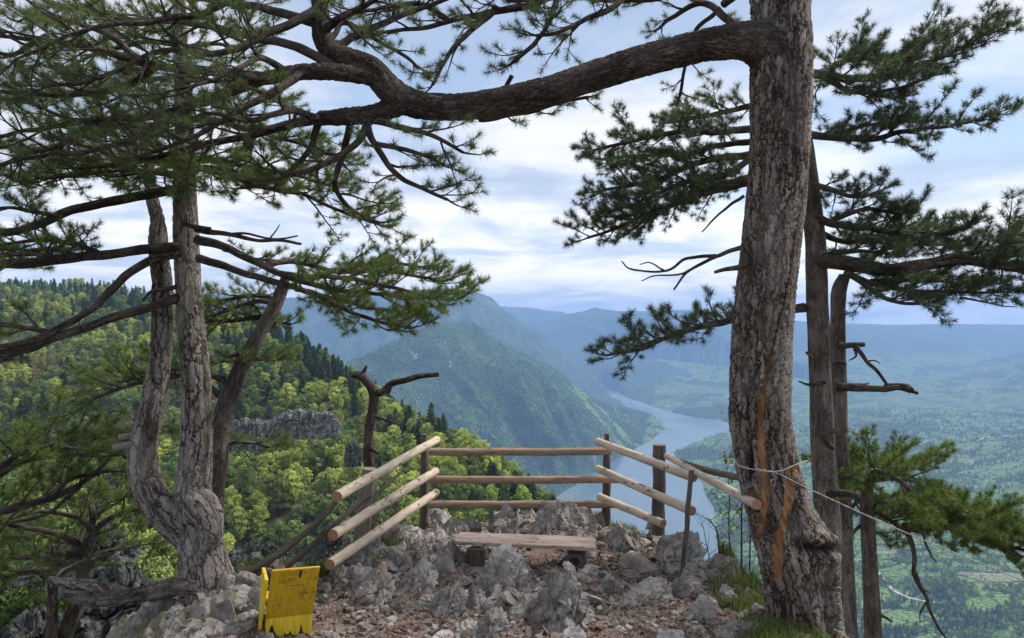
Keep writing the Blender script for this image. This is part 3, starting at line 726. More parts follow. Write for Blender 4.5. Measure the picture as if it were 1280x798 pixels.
ROCKS = [  # name, seed, foot px, py, distance, width, height, label
    ('boulder', 3, 628, 742, 6.0, 78, 84, 'tall rounded grey boulder standing in front of the middle of the low bench', dict(deep=.8, rz=.3, nplane=18, sink=.12)),
    ('boulder', 131, 703, 784, 5.25, 84, 96, 'largest light grey fluted boulder below the right end of the bench', dict(deep=.8, rz=-.2, sink=.1, nplane=20)),
    ('boulder', 14, 706, 672, 8.35, 112, 56, 'broad dark craggy boulder behind the bench under the back rails', dict(deep=.6, rz=.1)),
    ('boulder', 21, 631, 668, 8.6, 52, 44, 'small dark knobbly boulder behind the bench left of the broad crag', dict(deep=.8)),
    ('boulder', 27, 846, 700, 7.1, 78, 60, 'grey angular boulder behind the thin stick at the right end of the railing', dict(deep=.8, rz=.5, sink=.12)),
    ('boulder', 33, 560, 772, 5.6, 60, 50, 'low square grey rock left of the tall rounded boulder', dict(deep=.8, sink=.25)),
    ('boulder', 35, 612, 800, 5.05, 56, 46, 'pointed grey rock at the bottom of the picture left of the fluted boulder', dict(deep=.7, sink=.2)),
    ('boulder', 41, 468, 762, 5.9, 74, 52, 'blocky grey rock at the foot of the crag beside the yellow plank seat', dict(deep=.9, sink=.25)),
    ('boulder', 43, 432, 735, 6.3, 72, 58, 'cracked grey crag just right of the yellow plank seat', dict(deep=.9, sink=.3)),
    ('boulder', 47, 484, 712, 6.9, 62, 42, 'dark slanting rock under the lowest left rail', dict(deep=.9, sink=.3)),
    ('boulder', 51, 520, 742, 6.3, 66, 44, 'pale split rock in the middle of the left crag', dict(deep=.8, sink=.3)),
    ('boulder', 55, 455, 690, 7.4, 60, 44, 'weathered rock rib between the left rails and the post foot', dict(deep=.9, sink=.3)),
    ('boulder', 57, 500, 672, 8.0, 66, 50, 'long pale rock ridge left of the back left railing post', dict(deep=.8, rz=.7, sink=.3)),
    ('boulder', 61, 575, 700, 7.2, 36, 30, 'small grey rock wedged under the left end of the bench', dict(deep=.8)),
    ('boulder', 63, 812, 768, 5.9, 76, 40, 'brownish leaning slab rock in the path right of the fluted boulder', dict(deep=.6, rz=.5)),
    ('boulder', 65, 852, 742, 6.1, 40, 34, 'pale leaning slab at the foot of the thin stick', dict(deep=.7, rz=.2)),
    ('boulder', 69, 880, 780, 5.35, 44, 42, 'pale grey wedge rock left of the big pine trunk', dict(deep=.8, sink=.1)),
    ('boulder', 71, 905, 745, 6.0, 24, 24, 'small whitish rock beside the grass near the big pine', dict(deep=.9)),
    ('boulder', 73, 916, 803, 5.0, 66, 26, 'low ribbed rock at the bottom edge near the big pine', dict(deep=.6)),
    ('boulder', 77, 790, 708, 6.9, 52, 32, 'flat brown rock between the bench and the right rails', dict(deep=.8, rz=.4)),
    ('boulder', 79, 762, 745, 6.2, 32, 26, 'small pointed dark rock right of the fluted boulder', dict(deep=.8)),
    ('boulder', 83, 668, 790, 5.4, 44, 40, 'grey slab leaning on the left foot of the fluted boulder', dict(deep=.7, rz=.6)),
    ('boulder', 85, 590, 764, 5.8, 40, 30, 'small block resting against the tall rounded boulder', dict(deep=.9)),
    ('boulder', 87, 730, 690, 7.6, 46, 26, 'slanted thin slab standing behind the right end of the bench', dict(deep=.5, rz=.4)),
    ('boulder', 91, 275, 806, 5.4, 90, 30, 'rough grey rock shelf under the forked left pine', dict(deep=.9, sink=.3)),
    ('boulder', 93, 212, 806, 5.5, 90, 32, 'grey rock at the bottom left below the bent root', dict(deep=.9, sink=.3)),
    ('boulder', 95, 300, 775, 5.75, 50, 30, 'small rounded rock between the left pine and the yellow seat', dict(deep=.9)),
    ('boulder', 97, 770, 668, 8.0, 40, 26, 'brown stone below the back right railing post', dict(deep=.9)),
    ('boulder', 99, 545, 690, 7.7, 44, 28, 'pale stone just left of the bench end', dict(deep=.9)),
    ('boulder', 101, 498, 778, 5.6, 34, 22, 'flat little rock in the litter between seat and boulders', dict(deep=.9)),
]
for nm, seed, px, py, d, w_, h_, lb, kw in ROCKS: rock_obj(nm, seed, px, py, d, w_, h_, lb, **kw)

# smaller loose rocks, each an object; a few shapes shared
protos = []
rg = np.random.default_rng(31)
for s_ in range(7):
    V, Fc = rock_shape(200+s_, np.array([1, .8, .5])*(.85+.3*rg.random(3)), 4, 10); 
    o = mesh_obj('loose_rock', V, [Fc], M_ROCK, attrs={'rk3': V*.12+s_*3.1}); protos.append(o)
cnt = 0; used = set()
SL = ['loose grey limestone rock half sunk in the brown litter', 'fist sized angular grey stone lying among the boulders', 'small chipped pale stone on the stony lookout']
while cnt < 290:
    y = 4.7+4.6*rg.random()**1.2; x = rg.uniform(-2.3, 2.1)
    dd = poly_sd(np.array([x]), np.array([y]), PLAT)[0]
    if dd > .05: continue
    rkm = rock_mask(np.array([x]), np.array([y]))[0]
    if rg.random() > .30+.7*rkm and x < 1.6: continue
    k = int(rg.integers(7)); s = (.03+.10*rg.random()**2.0)
    o = protos[k] if k not in used else protos[k].copy()
    if k in used: COL.objects.link(o)
    used.add(k); o.location = (x, y, gz(x, y)+s*.18); o.scale = (s*(.8+.5*rg.random()), s*(.8+.5*rg.random()), s*(.8+.5*rg.random()))
    o.rotation_euler = (rg.normal()*.3, rg.normal()*.35, rg.random()*6.28)
    tag(o, SL[int(rg.integers(3))], 'rock', 'loose rocks scattered over the lookout'); cnt += 1

# gravel and litter: chips nobody could count
def chips(n, s0, s1, flat, seed, leaf=False):
    g = np.random.default_rng(seed); x = g.uniform(-2.9, 2.4, n); y = 4.3+5.4*g.random(n)**1.15
    z, rk, d = ground_full(x, y); dens = fbm(np.c_[x, y]*1.4, 3, 131)
    keep = (g.random(n) > rk*.75) & (d < .25) & (g.random(n) < .75+dens); x, y, z = x[keep], y[keep], z[keep]; n = len(x)
    s = (s0+(s1-s0)*g.random(n)**3)[:, None, None]
    base = np.array([[-1, -1, -1], [1, -1, -1], [1, 1, -1], [-1, 1, -1], [-1, -1, 1], [1, -1, 1], [1, 1, 1], [-1, 1, 1]], float)
    if leaf: base = base[:4]
    b = base[None]*np.array([1, .75, 0 if leaf else flat])*s*(1+.45*g.normal(size=(n, len(base), 3))*.7)
    a, c = g.random(n)*6.28, g.normal(size=n)*.35; c2 = g.normal(size=n)*.35
    ca, sa = np.cos(a), np.sin(a); X = b[..., 0]*ca[:, None]-b[..., 1]*sa[:, None]; Y = b[..., 0]*sa[:, None]+b[..., 1]*ca[:, None]
    Z = b[..., 2]+X*c[:, None]+Y*c2[:, None]
    V = np.stack([X+x[:, None], Y+y[:, None], Z+z[:, None]+s[..., 0]*.25+(.003 if leaf else 0)], 2).reshape(-1, 3)
    k = len(base); t = np.repeat(g.random(n), k)
    if leaf: return V, [np.arange(4*n).reshape(-1, 4)], t
    Fb = np.array([[0, 3, 2, 1], [4, 5, 6, 7], [0, 1, 5, 4], [1, 2, 6, 5], [2, 3, 7, 6], [3, 0, 4, 7]])
    return V, [(np.arange(n)[:, None, None]*8+Fb).reshape(-1, 4)], t
def mat_tone(name, stops, rough=.9, spec=.15):
    m = N(name); c = m.ramp(m.attr('tone', 'Fac'), stops, 'LINEAR'); c = m.mix(m.ramp(m.noise(m.pos(), 50, 4), [(.4, 0.0), (.7, .4)]), c, (.06, .045, .04))
    return m.done(m.bsdf(c, rough, None, spec))
M_CHIP = mat_tone('stone_chip', [(0, (.10, .07, .055)), (.4, (.19, .14, .115)), (.75, (.28, .23, .20)), (1, (.40, .37, .345))])
M_LIT = mat_tone('leaf_litter', [(0, (.07, .042, .03)), (.5, (.17, .115, .08)), (1, (.31, .23, .165))])
V, Fq, t = chips(17000, .006, .030, .45, 41); o = mesh_obj('gravel', V, Fq, M_CHIP, attrs={'tone': t}); tag(o, 'brown and grey stone chips covering the lookout floor', kind='stuff')
V, Fq, t = chips(15000, .008, .022, .1, 43, True); o = mesh_obj('leaf_litter', V, Fq, M_LIT, attrs={'tone': t}); tag(o, 'dry brown leaf litter between the stones', kind='stuff')

# ---------------------------------------------------------------- grass at the edges
def mat_grass():
    m = N('grass_blade'); c = m.ramp(m.attr('tone', 'Fac'), [(0, (.07, .10, .03)), (.6, (.14, .19, .05)), (1, (.27, .25, .11))])
    d = m.n('BsdfDiffuse', {'Color': c}).outputs[0]; t = m.n('BsdfTranslucent', {'Color': c}).outputs[0]
    return m.done(m.n('MixShader', {0: .35, 1: d, 2: t}).outputs[0])
M_GRASS = mat_grass()
def blades(spots, seed):
    g = np.random.default_rng(seed); out = MB()
    for x, y, rad, n, L in spots:
        a = g.random(n)*6.28; r = rad*np.sqrt(g.random(n)); bx, by = x+r*np.cos(a), y+r*np.sin(a)*.8
        bz = ground_full(bx, by)[0]; l = L*(.5+.7*g.random(n)); th = g.random(n)*6.28; bend = (.25+.6*g.random(n))*l
        w_ = .0022+.0018*g.random(n); dx, dy = np.cos(th), np.sin(th)
        p0 = np.c_[bx, by, bz-.01]; p1 = p0+np.c_[dx*bend*.3, dy*bend*.3, l*.6]; p2 = p0+np.c_[dx*bend, dy*bend, l*.95]
        s = np.c_[-dy, dx, dx*0]*w_[:, None]
        V = np.stack([p0-s, p0+s, p1+s*.8, p1-s*.8, p2], 1).reshape(-1, 3); i = np.arange(n)*5
        out.add(V, [np.c_[i, i+1, i+2, i+3], np.c_[i+3, i+2, i+4]], tone=np.repeat(g.random(n), 5))
    return out
def gs(px, py, d): return ((px-CX)/F*d, d)
S = []
g_ = np.random.default_rng(3)
for px, py, d, rad, n, L in [(885, 690, 7.1, .28, 420, .13), (905, 700, 6.9, .2, 420, .15), (922, 712, 6.6, .16, 700, .16), (930, 735, 6.2, .3, 700, .13), (945, 752, 5.7, .25, 700, .12), (925, 765, 5.9, .25, 300, .07), (960, 785, 5.1, .25, 700, .12), (985, 800, 4.8, .3, 900, .12), (1000, 815, 4.6, .3, 700, .12),
                             (800, 655, 8.6, .35, 500, .10), (775, 650, 8.9, .25, 300, .1), (575, 655, 9.0, .16, 400, .08), (545, 665, 8.7, .1, 200, .07), (480, 690, 7.7, .22, 600, .10), (505, 672, 8.2, .15, 300, .09), (395, 735, 6.5, .16, 500, .12), (465, 745, 6.6, .14, 200, .06), (330, 745, 6.2, .2, 500, .12), (300, 790, 5.3, .1, 150, .08), (400, 770, 5.9, .08, 120, .06)]:
    S.append((*gs(px, py, d), rad, n, L))
gr = blades(S, 5).build('grass', M_GRASS); tag(gr, 'thin green grass tufts on the edge of the lookout', kind='stuff')
# ---------------------------------------------------------------- bare limestone faces in the wood
def mat_cliff():
    m = N('cliff_limestone'); p = m.attr('rk3'); n1 = m.noise(m.sc(p, (3.2, 3.2, .55)), 2.2, 6, .65, .3); n2 = m.noise(p, 7, 5, .7)
    c = m.ramp(n1, [(.40, (.05, .05, .047)), (.50, (.13, .13, .125)), (.58, (.215, .215, .21)), (.70, (.31, .31, .305))]); c = m.mix(m.ramp(n2, [(.5, 0.0), (.62, .8)]), c, (.09, .10, .055))
    return m.done(m.bsdf(c, .9, m.bump(m.math('ADD', n1, n2), .9, .4), .15))
M_CLIFF = mat_cliff()
def cliff(px, py, d, wpx, hpx, seed, label, deep=.5, rough=1.5):
    s_ = np.array([wpx/F*d/2, wpx/F*d/2*deep, hpx/F*d/2]); V, Fc = rock_shape(seed, s_, 6, 16, rough=rough)
    o = mesh_obj('rock_outcrop', V, [Fc], M_CLIFF, attrs={'rk3': V/np.mean(s_)*1.3+seed}); o.location = tuple(P(px, py, d)); tag(o, label, 'rock outcrop')
cliff(378, 527, 228, 112, 46, 511, 'largest grey cliff face in the wood on the left spur', .3, .7); cliff(306, 540, 216, 84, 52, 502, 'grey cliff face in the wood behind the leaning dark stem', .3, .7); cliff(440, 566, 164, 26, 40, 503, 'small grey rock face in the wood left of the dead snag')
cliff(545, 640, 60, 26, 44, 504, 'narrow grey rock face seen through the left rails')
cliff(150, 760, 15, 200, 110, 505, 'mossy grey crag below the forked pine at lower left', .8); cliff(40, 800, 14, 130, 90, 506, 'dark mossy crag in the bottom left corner', .8); cliff(120, 690, 22, 150, 70, 507, 'pale crag behind the bent root of the forked pine', .8); cliff(330, 720, 24, 130, 100, 508, 'bluish grey crag between the forked pine and the left rails', .7); cliff(415, 700, 28, 80, 90, 509, 'shaded crag below the left rails', .7)
# ================================================================ far houses and a road in the valley
def hit(px, py, d0=1200, d1=13000, n=700):
    d = np.exp(np.linspace(np.log(d0), np.log(d1), n)); q = np.array([P(px, py, v) for v in d]); z = terrain_z(q[:, 0], q[:, 1]); k = np.argmax(z >= q[:, 2])
    return np.array([q[k, 0], q[k, 1], z[k]]), d[k]
mm = N('house_plaster'); M_PL = mm.done(mm.bsdf(mm.ramp(mm.n('ObjectInfo').outputs['Random'], [(0, (.75, .73, .68)), (1, (.62, .57, .50))]), .9))
mm = N('roof_tile'); M_RT = mm.done(mm.bsdf(mm.ramp(mm.n('ObjectInfo').outputs['Random'], [(0, (.42, .16, .09)), (.6, (.36, .20, .14)), (1, (.28, .24, .22))]), .8))
house0 = None
HL = [(1062, 596, 'red-roofed house nearest the low right pine'), (1072, 600, 'small white house beside the red-roofed one'), (1088, 588, 'pale house above the low right pine crown'), (1100, 560, 'small pale house in the meadows right of the thin trunk'), (1145, 512, 'pale house on the far valley fields, upper middle'), (1190, 510, 'white farmhouse in a clearing on the right valley slope'), (1215, 530, 'farmhouse among hedgerows on the right valley slope'), (1110, 545, 'lone house beside a long field on the right'), (1250, 560, 'small house near the right edge in the valley'), (1180, 578, 'house on the green plain below the brown clearing'), (1160, 640, 'house on the plain seen above the right pine bough'), (1205, 720, 'house in the green meadows at lower right'), (1120, 700, 'house beside the pale road at lower right'),
      (676, 606, 'white house on the left lake shore, topmost'), (680, 612, 'white shore house second from the top of the cluster'), (673, 616, 'white shore house at the left of the cluster'), (682, 619, 'white shore house nearest the water'), (668, 611, 'pale shore house under the canyon slope'), (790, 470, 'tiny pale house on the far lake side'), (858, 476, 'tiny house on the far fields left of the big pine')]
for px, py, lb in HL:
    w_, d_ = hit(px, py); r_ = empty('house', w_, lb+' far away' if len(lb.split()) < 12 else lb, 'house', 'far houses in the valley')
    r_.rotation_euler = (0, 0, px*.37); s_ = 1.0+.25*math.sin(px); r_.scale = (s_, s_, s_)
    if house0 is None:
        mb = MB(); hexa(mb, [(x, y, z) for x in (-6, 6) for y in (-4.5, 4.5) for z in (-3, 5.5)]); a = mb.build('wall', M_PL, r_)
        mb = MB(); mb.add([(-6.6, -5.1, 5.4), (6.6, -5.1, 5.4), (6.6, 5.1, 5.4), (-6.6, 5.1, 5.4), (-6.6, 0, 9), (6.6, 0, 9)], [np.array([[0, 1, 5, 4], [2, 3, 4, 5], [0, 3, 2, 1]]), np.array([[0, 4, 3], [1, 2, 5]])]); b = mb.build('roof', M_RT, r_); house0 = (a, b)
    else:
        for src in house0:
            c = src.copy(); c.parent = r_; COL.objects.link(c)
mm = N('gravel_road'); M_RD = mm.done(mm.bsdf(mm.ramp(mm.noise(mm.pos(), .2, 3), [(.4, (.36, .34, .31)), (.6, (.46, .44, .41))]), .9))
def road(pts, wd, name):
    w_ = np.array([hit(*a)[0] for a in pts]); c = catmull(w_, 12)[:, :2]; t = np.gradient(c, axis=0); t /= np.linalg.norm(t, axis=1)[:, None]; nn = np.c_[-t[:, 1], t[:, 0]]*wd/2
    V = []
    for k, s_ in enumerate((-1, 0, 1)): q = c+nn*s_; V.append(np.c_[q, terrain_z(q[:, 0], q[:, 1])+1.6])
    V = np.stack(V, 1).reshape(-1, 3); i = np.arange(len(c)-1)[:, None]*3; j = np.arange(2)[None]
    o = mesh_obj(name, V, [np.stack([i+j, i+j+1, i+3+j+1, i+3+j], 2).reshape(-1, 4)], M_RD); tag(o, kind='structure')
road([(1098, 716), (1106, 728), (1116, 738), (1130, 746), (1150, 752), (1180, 756)], 9, 'valley_road')
road([(1110, 560), (1150, 556), (1185, 548), (1220, 552), (1262, 545)], 9, 'valley_road')
# ================================================================ railing, bench, yellow seat
def mat_wood(name, cols, end=(.30, .165, .095), along=(1, 1, .12), knots=True):
    m = N(name); b = m.attr('bark'); s = m.sc(b, (30, 30, 30*along[2]))
    g = m.noise(s, 1.0, 5, .6, .15); k = m.noise(m.sc(b, (18, 18, 7), (2, 1, 4)), 1.0, 4, .6)
    c = m.ramp(g, [(.3, cols[0]), (.5, cols[1]), (.7, cols[2])])
    if knots: c = m.mix(m.ramp(k, [(.60, 0.0), (.66, .85)]), c, (.09, .06, .042))
    c = m.mix(m.ramp(m.noise(m.sc(b, (6, 6, 2)), 1.0, 4), [(.5, 0.0), (.7, .4)]), c, (.19, .16, .135))
    c = m.mix(m.attr('cut', 'Fac'), c, end)
    return m.done(m.bsdf(c, .75, m.bump(m.math('ADD', g, m.math('MULTIPLY', k, .5)), .5, .006), .25))
M_PALE = mat_wood('pale_peeled_wood', [(.37, .285, .20), (.52, .42, .31), (.63, .54, .43)])
M_RAIL = mat_wood('brown_rail_wood', [(.20, .125, .08), (.32, .215, .145), (.42, .31, .225)])
M_POST = mat_wood('dark_post_wood', [(.055, .045, .04), (.10, .08, .07), (.17, .14, .12)], (.2, .16, .13))
M_STICK = mat_wood('dark_branch_wood', [(.05, .04, .035), (.10, .08, .065), (.17, .14, .12)], (.3, .2, .13))
M_GREYP = mat_wood('grey_weathered_wood', [(.14, .12, .10), (.22, .195, .17), (.32, .29, .25)], (.3, .25, .2))
def log(name, pts, r, mat, parent, sides=18, seed=0, wob=.06, bow=0.0, step=.04):
    """pts: (px,py,d) list; r: radius or list in metres"""
    q = np.array([P(*p_) for p_ in pts]); rr = np.full(len(q), r) if np.ndim(r) == 0 else np.array(r)
    path = catmull(np.c_[q, rr], step); t = np.linspace(0, 1, len(path))
    n = vnoise(np.c_[t*5, t*0+seed], seed); path[:, 0] += n*.006; path[:, 2] += np.sin(t*math.pi)*bow+vnoise(np.c_[t*4, t*0+seed+9], seed)*.006
    mb = MB(); V = tube(mb, path, sides, True, off=seed*.31, wob=wob, wscale=2.0, seed=seed)
    cut = np.zeros(len(V)); cut[-2:] = 1
    # separate ring for crisp cut ends
    m = len(path)*sides
    a = np.arange(sides); V2 = np.vstack([V[:sides], V[m-sides:m]]); e0 = V[-2]-(path[1, :3]-path[0, :3])*.02; e1 = V[-1]+(path[-1, :3]-path[-2, :3])*.02
    mb2 = MB(); bk = mb.A['bark'][0][1]
    mb2.add(V[:m], [mb.F[4][0]], bark=bk[:m], cut=0.0)
    ends = np.vstack([V2, e0, e1]); mb2.add(ends, [np.c_[(a+1) % sides, a, np.full(sides, 2*sides)], np.c_[sides+a, sides+(a+1) % sides, np.full(sides, 2*sides+1)]], bark=ends*1.0, cut=1.0)
    return mb2.build(name, mat, parent, smooth=True)

rail = empty('wooden_railing', P(645, 655, 8.8), 'three-sided rustic log railing round the far edge of the lookout', 'railing')
rl = Vector(rail.location)
kids = []
def keep(o): o.location = -rl; kids.append(o); return o
rr_ = .0455
for (a, b, s) in [((546, 550, 8.62), (421, 621, 5.95), 1), ((545, 589, 8.62), (416, 669, 6.05), 2), ((545, 616, 8.62), (412, 706, 6.1), 3)]:
    keep(log('rail', [a, ((a[0]+b[0])/2-6, (a[1]+b[1])/2-2.5, 2*a[2]*b[2]/(a[2]+b[2])), b][:1]+[b], rr_, M_PALE, rail, seed=s))['label'] = 'pale peeled log rail on the left side'
for (a, b, s) in [((747, 552, 8.6), (867, 597, 6.75), 4), ((747, 586, 8.6), (865, 639, 6.75), 5), ((749, 621, 8.6), (829, 655, 7.55), 6)]:
    keep(log('rail', [a, b], rr_*.97, M_PALE, rail, seed=s))['label'] = 'pale peeled log rail on the right side'
for (y_, s) in [(565, 7), (600, 8), (631, 9)]:
    keep(log('rail', [(536, y_, 8.72), (650, y_, 8.74), (776 if y_ > 570 else 764, y_-.5, 8.74)], .045, M_RAIL, rail, seed=s))['label'] = 'brown log rail across the back'
for (x_, t_, b_, d_, w_, s) in [(530.5, 543, 668, 8.86, .056, 11), (758, 542, 660, 8.86, .050, 12), (823.5, 556, 668, 7.72, .067, 13)]:
    keep(log('post', [(x_+.5, t_, d_), (x_, (t_+b_)/2, d_), (x_-.5, b_, d_)], [w_*.55 if s != 13 else w_, w_, w_*1.05], M_POST, rail, sides=10, seed=s, wob=.12))
keep(log('post', [(462, 586, 7.5), (455, 640, 7.5), (450, 716, 7.5)], [.075, .085, .095], M_GREYP, rail, sides=14, seed=15, wob=.1))['label'] = 'stout grey weathered post'
keep(log('stick', [(864, 588, 6.66), (858, 660, 6.6), (852, 724, 6.55)], [.022, .024, .02], M_STICK, rail, sides=8, seed=16, wob=.2))
keep(log('pole', [(833, 570, 7.62), (880, 596, 6.5), (946, 631, 4.93)], [.030, .032, .034], M_PALE, rail, sides=12, seed=17, wob=.1))['label'] = 'pale pole leaning to the big pine'
keep(log('pole', [(836, 572, 7.6), (870, 584, 6.9), (934, 600, 5.75)], [.024, .028, .03], M_STICK, rail, sides=10, seed=18, wob=.15))['label'] = 'dark pole reaching behind the big pine'
keep(log('pole', [(424, 622, 5.98), (398, 652, 5.98), (352, 690, 5.98), (300, 722, 6.0), (252, 744, 6.0)], [.022, .026, .03, .036, .04], M_STICK, rail, sides=10, seed=19, wob=.15))['label'] = 'dark crooked pole from the left rails to the forked pine'
keep(log('pole', [(462, 620, 6.3), (430, 646, 6.2), (390, 682, 6.15), (350, 716, 6.15), (300, 756, 6.2)], [.018, .022, .024, .028, .03], M_STICK, rail, sides=10, seed=20, wob=.15))['label'] = 'lower dark crooked pole from the left rails'
keep(log('brace', [(500, 592, 7.3), (475, 614, 7.0), (452, 640, 6.8)], [.014, .018, .02], M_STICK, rail, sides=8, seed=22, wob=.2))

# low plank bench
bd = 7.1; bench = empty('plank_bench', P(657, 705, bd), 'low plank bench on the rocks inside the railing', 'bench'); bo = np.array(bench.location)
def plank(name, c0, c1, depth, th, mat, parent, origin, seed, jag=0.0, tilt=0.0, label=None):
    """board from c0 to c1 (front edge ends, top corners), going back by depth"""
    mb = MB(); c0, c1 = np.array(c0), np.array(c1); n = 24; t = np.linspace(0, 1, n)[:, None]; e = c0+(c1-c0)*t
    w = vnoise(np.c_[t[:, 0]*6, t[:, 0]*0+seed], seed)*.004
    e = e+np.c_[w*0, w, w*.6]; bk = np.array([0, depth, tilt]); dn = np.array([0, 0, -th]); bev = .004
    prof = [(0, -bev), (bev, 0), (1, 0), (1, -bev), (1, -1), (0, -1)]
    rings = [e+np.array([0, bev, 0]), e+bk-np.array([0, bev, 0]), e+bk+[0, 0, -bev], e+bk+dn, e+dn, e+[0, 0, -bev]]
    V = np.stack(rings, 1).reshape(-1, 3); k = 6; i = np.arange(n-1)[:, None]*k; j = np.arange(k)[None]; j2 = (j+1) % k
    q = np.stack([i+j, i+j2, i+k+j2, i+k+j], 2).reshape(-1, 4); bark = np.c_[V[:, 1]-c0[1]+seed, V[:, 2]-c0[2], V[:, 0]]
    L = [q, np.array([[0, 5, 4, 3], [0, 3, 2, 1]]), np.array([[0, 1, 2, 3], [0, 3, 4, 5]])+(n-1)*k]
    mb.add(V, L, bark=bark, cut=0.0)
    o = mb.build(name, mat, parent, origin=origin)
    if label: o['label'] = label
    return o
M_PLANK = mat_wood('weathered_plank', [(.28, .20, .15), (.41, .31, .245), (.52, .42, .34)], knots=True)
plank('seat_plank', P(569, 677, 6.98), P(746, 684.5, 6.93), .165, .034, M_PLANK, bench, bo, 3)
plank('seat_plank', P(573, 671.2, 7.185), P(745, 677.7, 7.135), .17, .032, M_PLANK, bench, bo, 8)
def stump(px, name):
    b = P(px, 686, 7.12); mb = MB(); tube(mb, catmull([[b[0], b[1], b[2]-.005, .085], [b[0], b[1]+.01, b[2]-.16, .09], [b[0], b[1], b[2]-.34, .10]], .03), 14, True, off=px*.1, wob=.15, seed=int(px))
    return mb.build(name, M_POST, bench, smooth=True, origin=bo)
stump(722, 'stump_leg'); stump(594, 'stump_leg')
tr_ = MB(); b = P(716, 703, 6.98); th = np.linspace(0, 2*np.pi, 25)
tube(tr_, np.c_[b[0]+.085*np.cos(th), b[1]+.02*np.sin(th*2), b[2]+.062*np.sin(th), th*0+.024], 8, False); tr_.build('tyre_piece', M_POST, bench, smooth=True, origin=bo)['label'] = 'dark curved tyre piece under the seat'

# yellow plank seat
def mat_yellow(name, base, torn=True):
    m = N(name); b = m.obj(); z = m.n('SeparateXYZ', {0: b}).outputs[2]
    g = m.noise(m.sc(b, (60, 60, 4)), 1.0, 4, .6); blotch = m.noise(m.sc(b, (9, 9, 5), (1, 3, 2)), 1.0, 5, .65)
    c = m.mix(m.ramp(g, [(.35, .6), (.6, 0.0)]), base, tuple(v*.55 for v in base))
    c = m.mix(m.ramp(blotch, [(.60, 0.0), (.70, .6)]), c, (.16, .09, .02))
    if torn:
        s = m.noise(m.sc(b, (26, 3, 1.5), (4.6, 0, 0)), 1.0, 5, .6); lim = m.math('MULTIPLY', m.math('SUBTRACT', s, .46), 1.0)
        k = m.ramp(m.math('SUBTRACT', m.math('ADD', lim, -.012), z), [(0.0, 0.0), (.006, 1.0)])
        c = m.mix(k, c, (.022, .02, .018))
    return m.done(m.bsdf(c, .55, m.bump(g, .4, .004), .3))
M_YEL = mat_yellow('ochre_yellow_paint', (.60, .375, .018)); M_YEL_T = mat_yellow('ochre_yellow_paint_upper', (.60, .375, .018), False); M_YELB = mat_yellow('bright_yellow_paint', (.80, .59, .035)); M_YELC = mat_yellow('clean_yellow_paint', (.80, .59, .035), False)
cs = P(362, 797, 5.0); cs[2] = gz(cs[0], cs[1])-.01
chair = empty('yellow_plank_seat', cs, 'small mustard yellow plank seat seen from behind on the stony ground', 'seat'); 
def board(name, mat, pts, th, nrm, label=None):
    """pts: 4 corners (local) counter-clockwise, extruded by th along nrm, bevelled"""
    bm = bmesh.new(); n = Vector(nrm).normalized()*th
    a = [bm.verts.new(Vector(p_)) for p_ in pts]; b2 = [bm.verts.new(Vector(p_)+n) for p_ in pts]
    bm.faces.new(a); bm.faces.new(b2[::-1])
    for i_ in range(len(pts)): bm.faces.new([a[i_], b2[i_], b2[(i_+1) % len(pts)], a[(i_+1) % len(pts)]])
    bmesh.ops.recalc_face_normals(bm, faces=bm.faces); bmesh.ops.bevel(bm, geom=bm.edges[:], offset=.003, segments=2, affect='EDGES')
    me = bpy.data.meshes.new(name); bm.to_mesh(me); bm.free(); me.materials.append(mat)
    o = bpy.data.objects.new(name, me); COL.objects.link(o); o.parent = chair
    if label: o['label'] = label
    return o
# local frame: x right, y away from the viewer, z up; back board leans towards the viewer at the top
k = 5.0/F
board('back_board', M_YEL_T, [(-29*k, .03, 25*k), (28*k, .0, 27*k), (36*k, -.11, 92*k), (-21*k, -.08, 91*k)], .028, (0, 1, .12), 'tilted ochre upper board with worn top')
board('lower_board', M_YELC, [(-29*k, .028, -.02), (26*k, .0, -.02), (27*k, .0, 28*k), (-29*k, .03, 26*k)], .026, (0, 1, 0), 'bright yellow lower board with torn black foot')
board('side_board', M_YELB, [(-34*k, .06, 10*k), (-34*k, .27, 12*k), (-30*k, .27, 76*k), (-25*k, .03, 74*k)], .024, (-1, 0, .05))
board('seat_board', M_YEL, [(-29*k, .06, 44*k), (24*k, .06, 44*k), (24*k, .27, 40*k), (-29*k, .27, 40*k)], .026, (0, 0, 1))
board('front_leg', M_YEL, [(-29*k, .27, -.08), (24*k, .27, -.08), (24*k, .27, 41*k), (-29*k, .27, 41*k)], .026, (0, 1, 0))
# the dark burnt notch and the hand-written lines near the top
def on_back(u, v, lift=.003):   # u,v in photograph pixels from the seat origin
    a, b_, c_, d_ = [np.array(q_) for q_ in [(-29*k, .03, 25*k), (28*k, .0, 27*k), (36*k, -.11, 92*k), (-21*k, -.08, 91*k)]]
    s_, t_ = (u+29)/57., (v-26)/66.; p_ = (a*(1-s_)+b_*s_)*(1-t_)+(d_*(1-s_)+c_*s_)*t_
    n_ = np.cross(b_-a, d_-a); n_ /= np.linalg.norm(n_); n_ = -n_ if n_[1] > 0 else n_
    return p_+n_*lift
M_CHAR = N('charred_wood'); M_CHAR = M_CHAR.done(M_CHAR.bsdf(M_CHAR.ramp(M_CHAR.noise(M_CHAR.obj(), 60, 4), [(.4, (.012, .011, .01)), (.7, (.045, .04, .035))]), .9))
M_INK = N('black_ink'); M_INK = M_INK.done(M_INK.bsdf((.04, .025, .01), .8))
mk = MB(); q_ = [on_back(4, 82, .0035), on_back(6.5, 79.5, .0035), on_back(7.5, 88, .0035), on_back(7.6, 90.3, .0035), on_back(4.2, 90.2, .0035)]
mk.add(q_, [np.array([[0, 1, 2]]), np.array([[0, 2, 3, 4]])]); mk.build('burnt_notch', M_INK, chair)
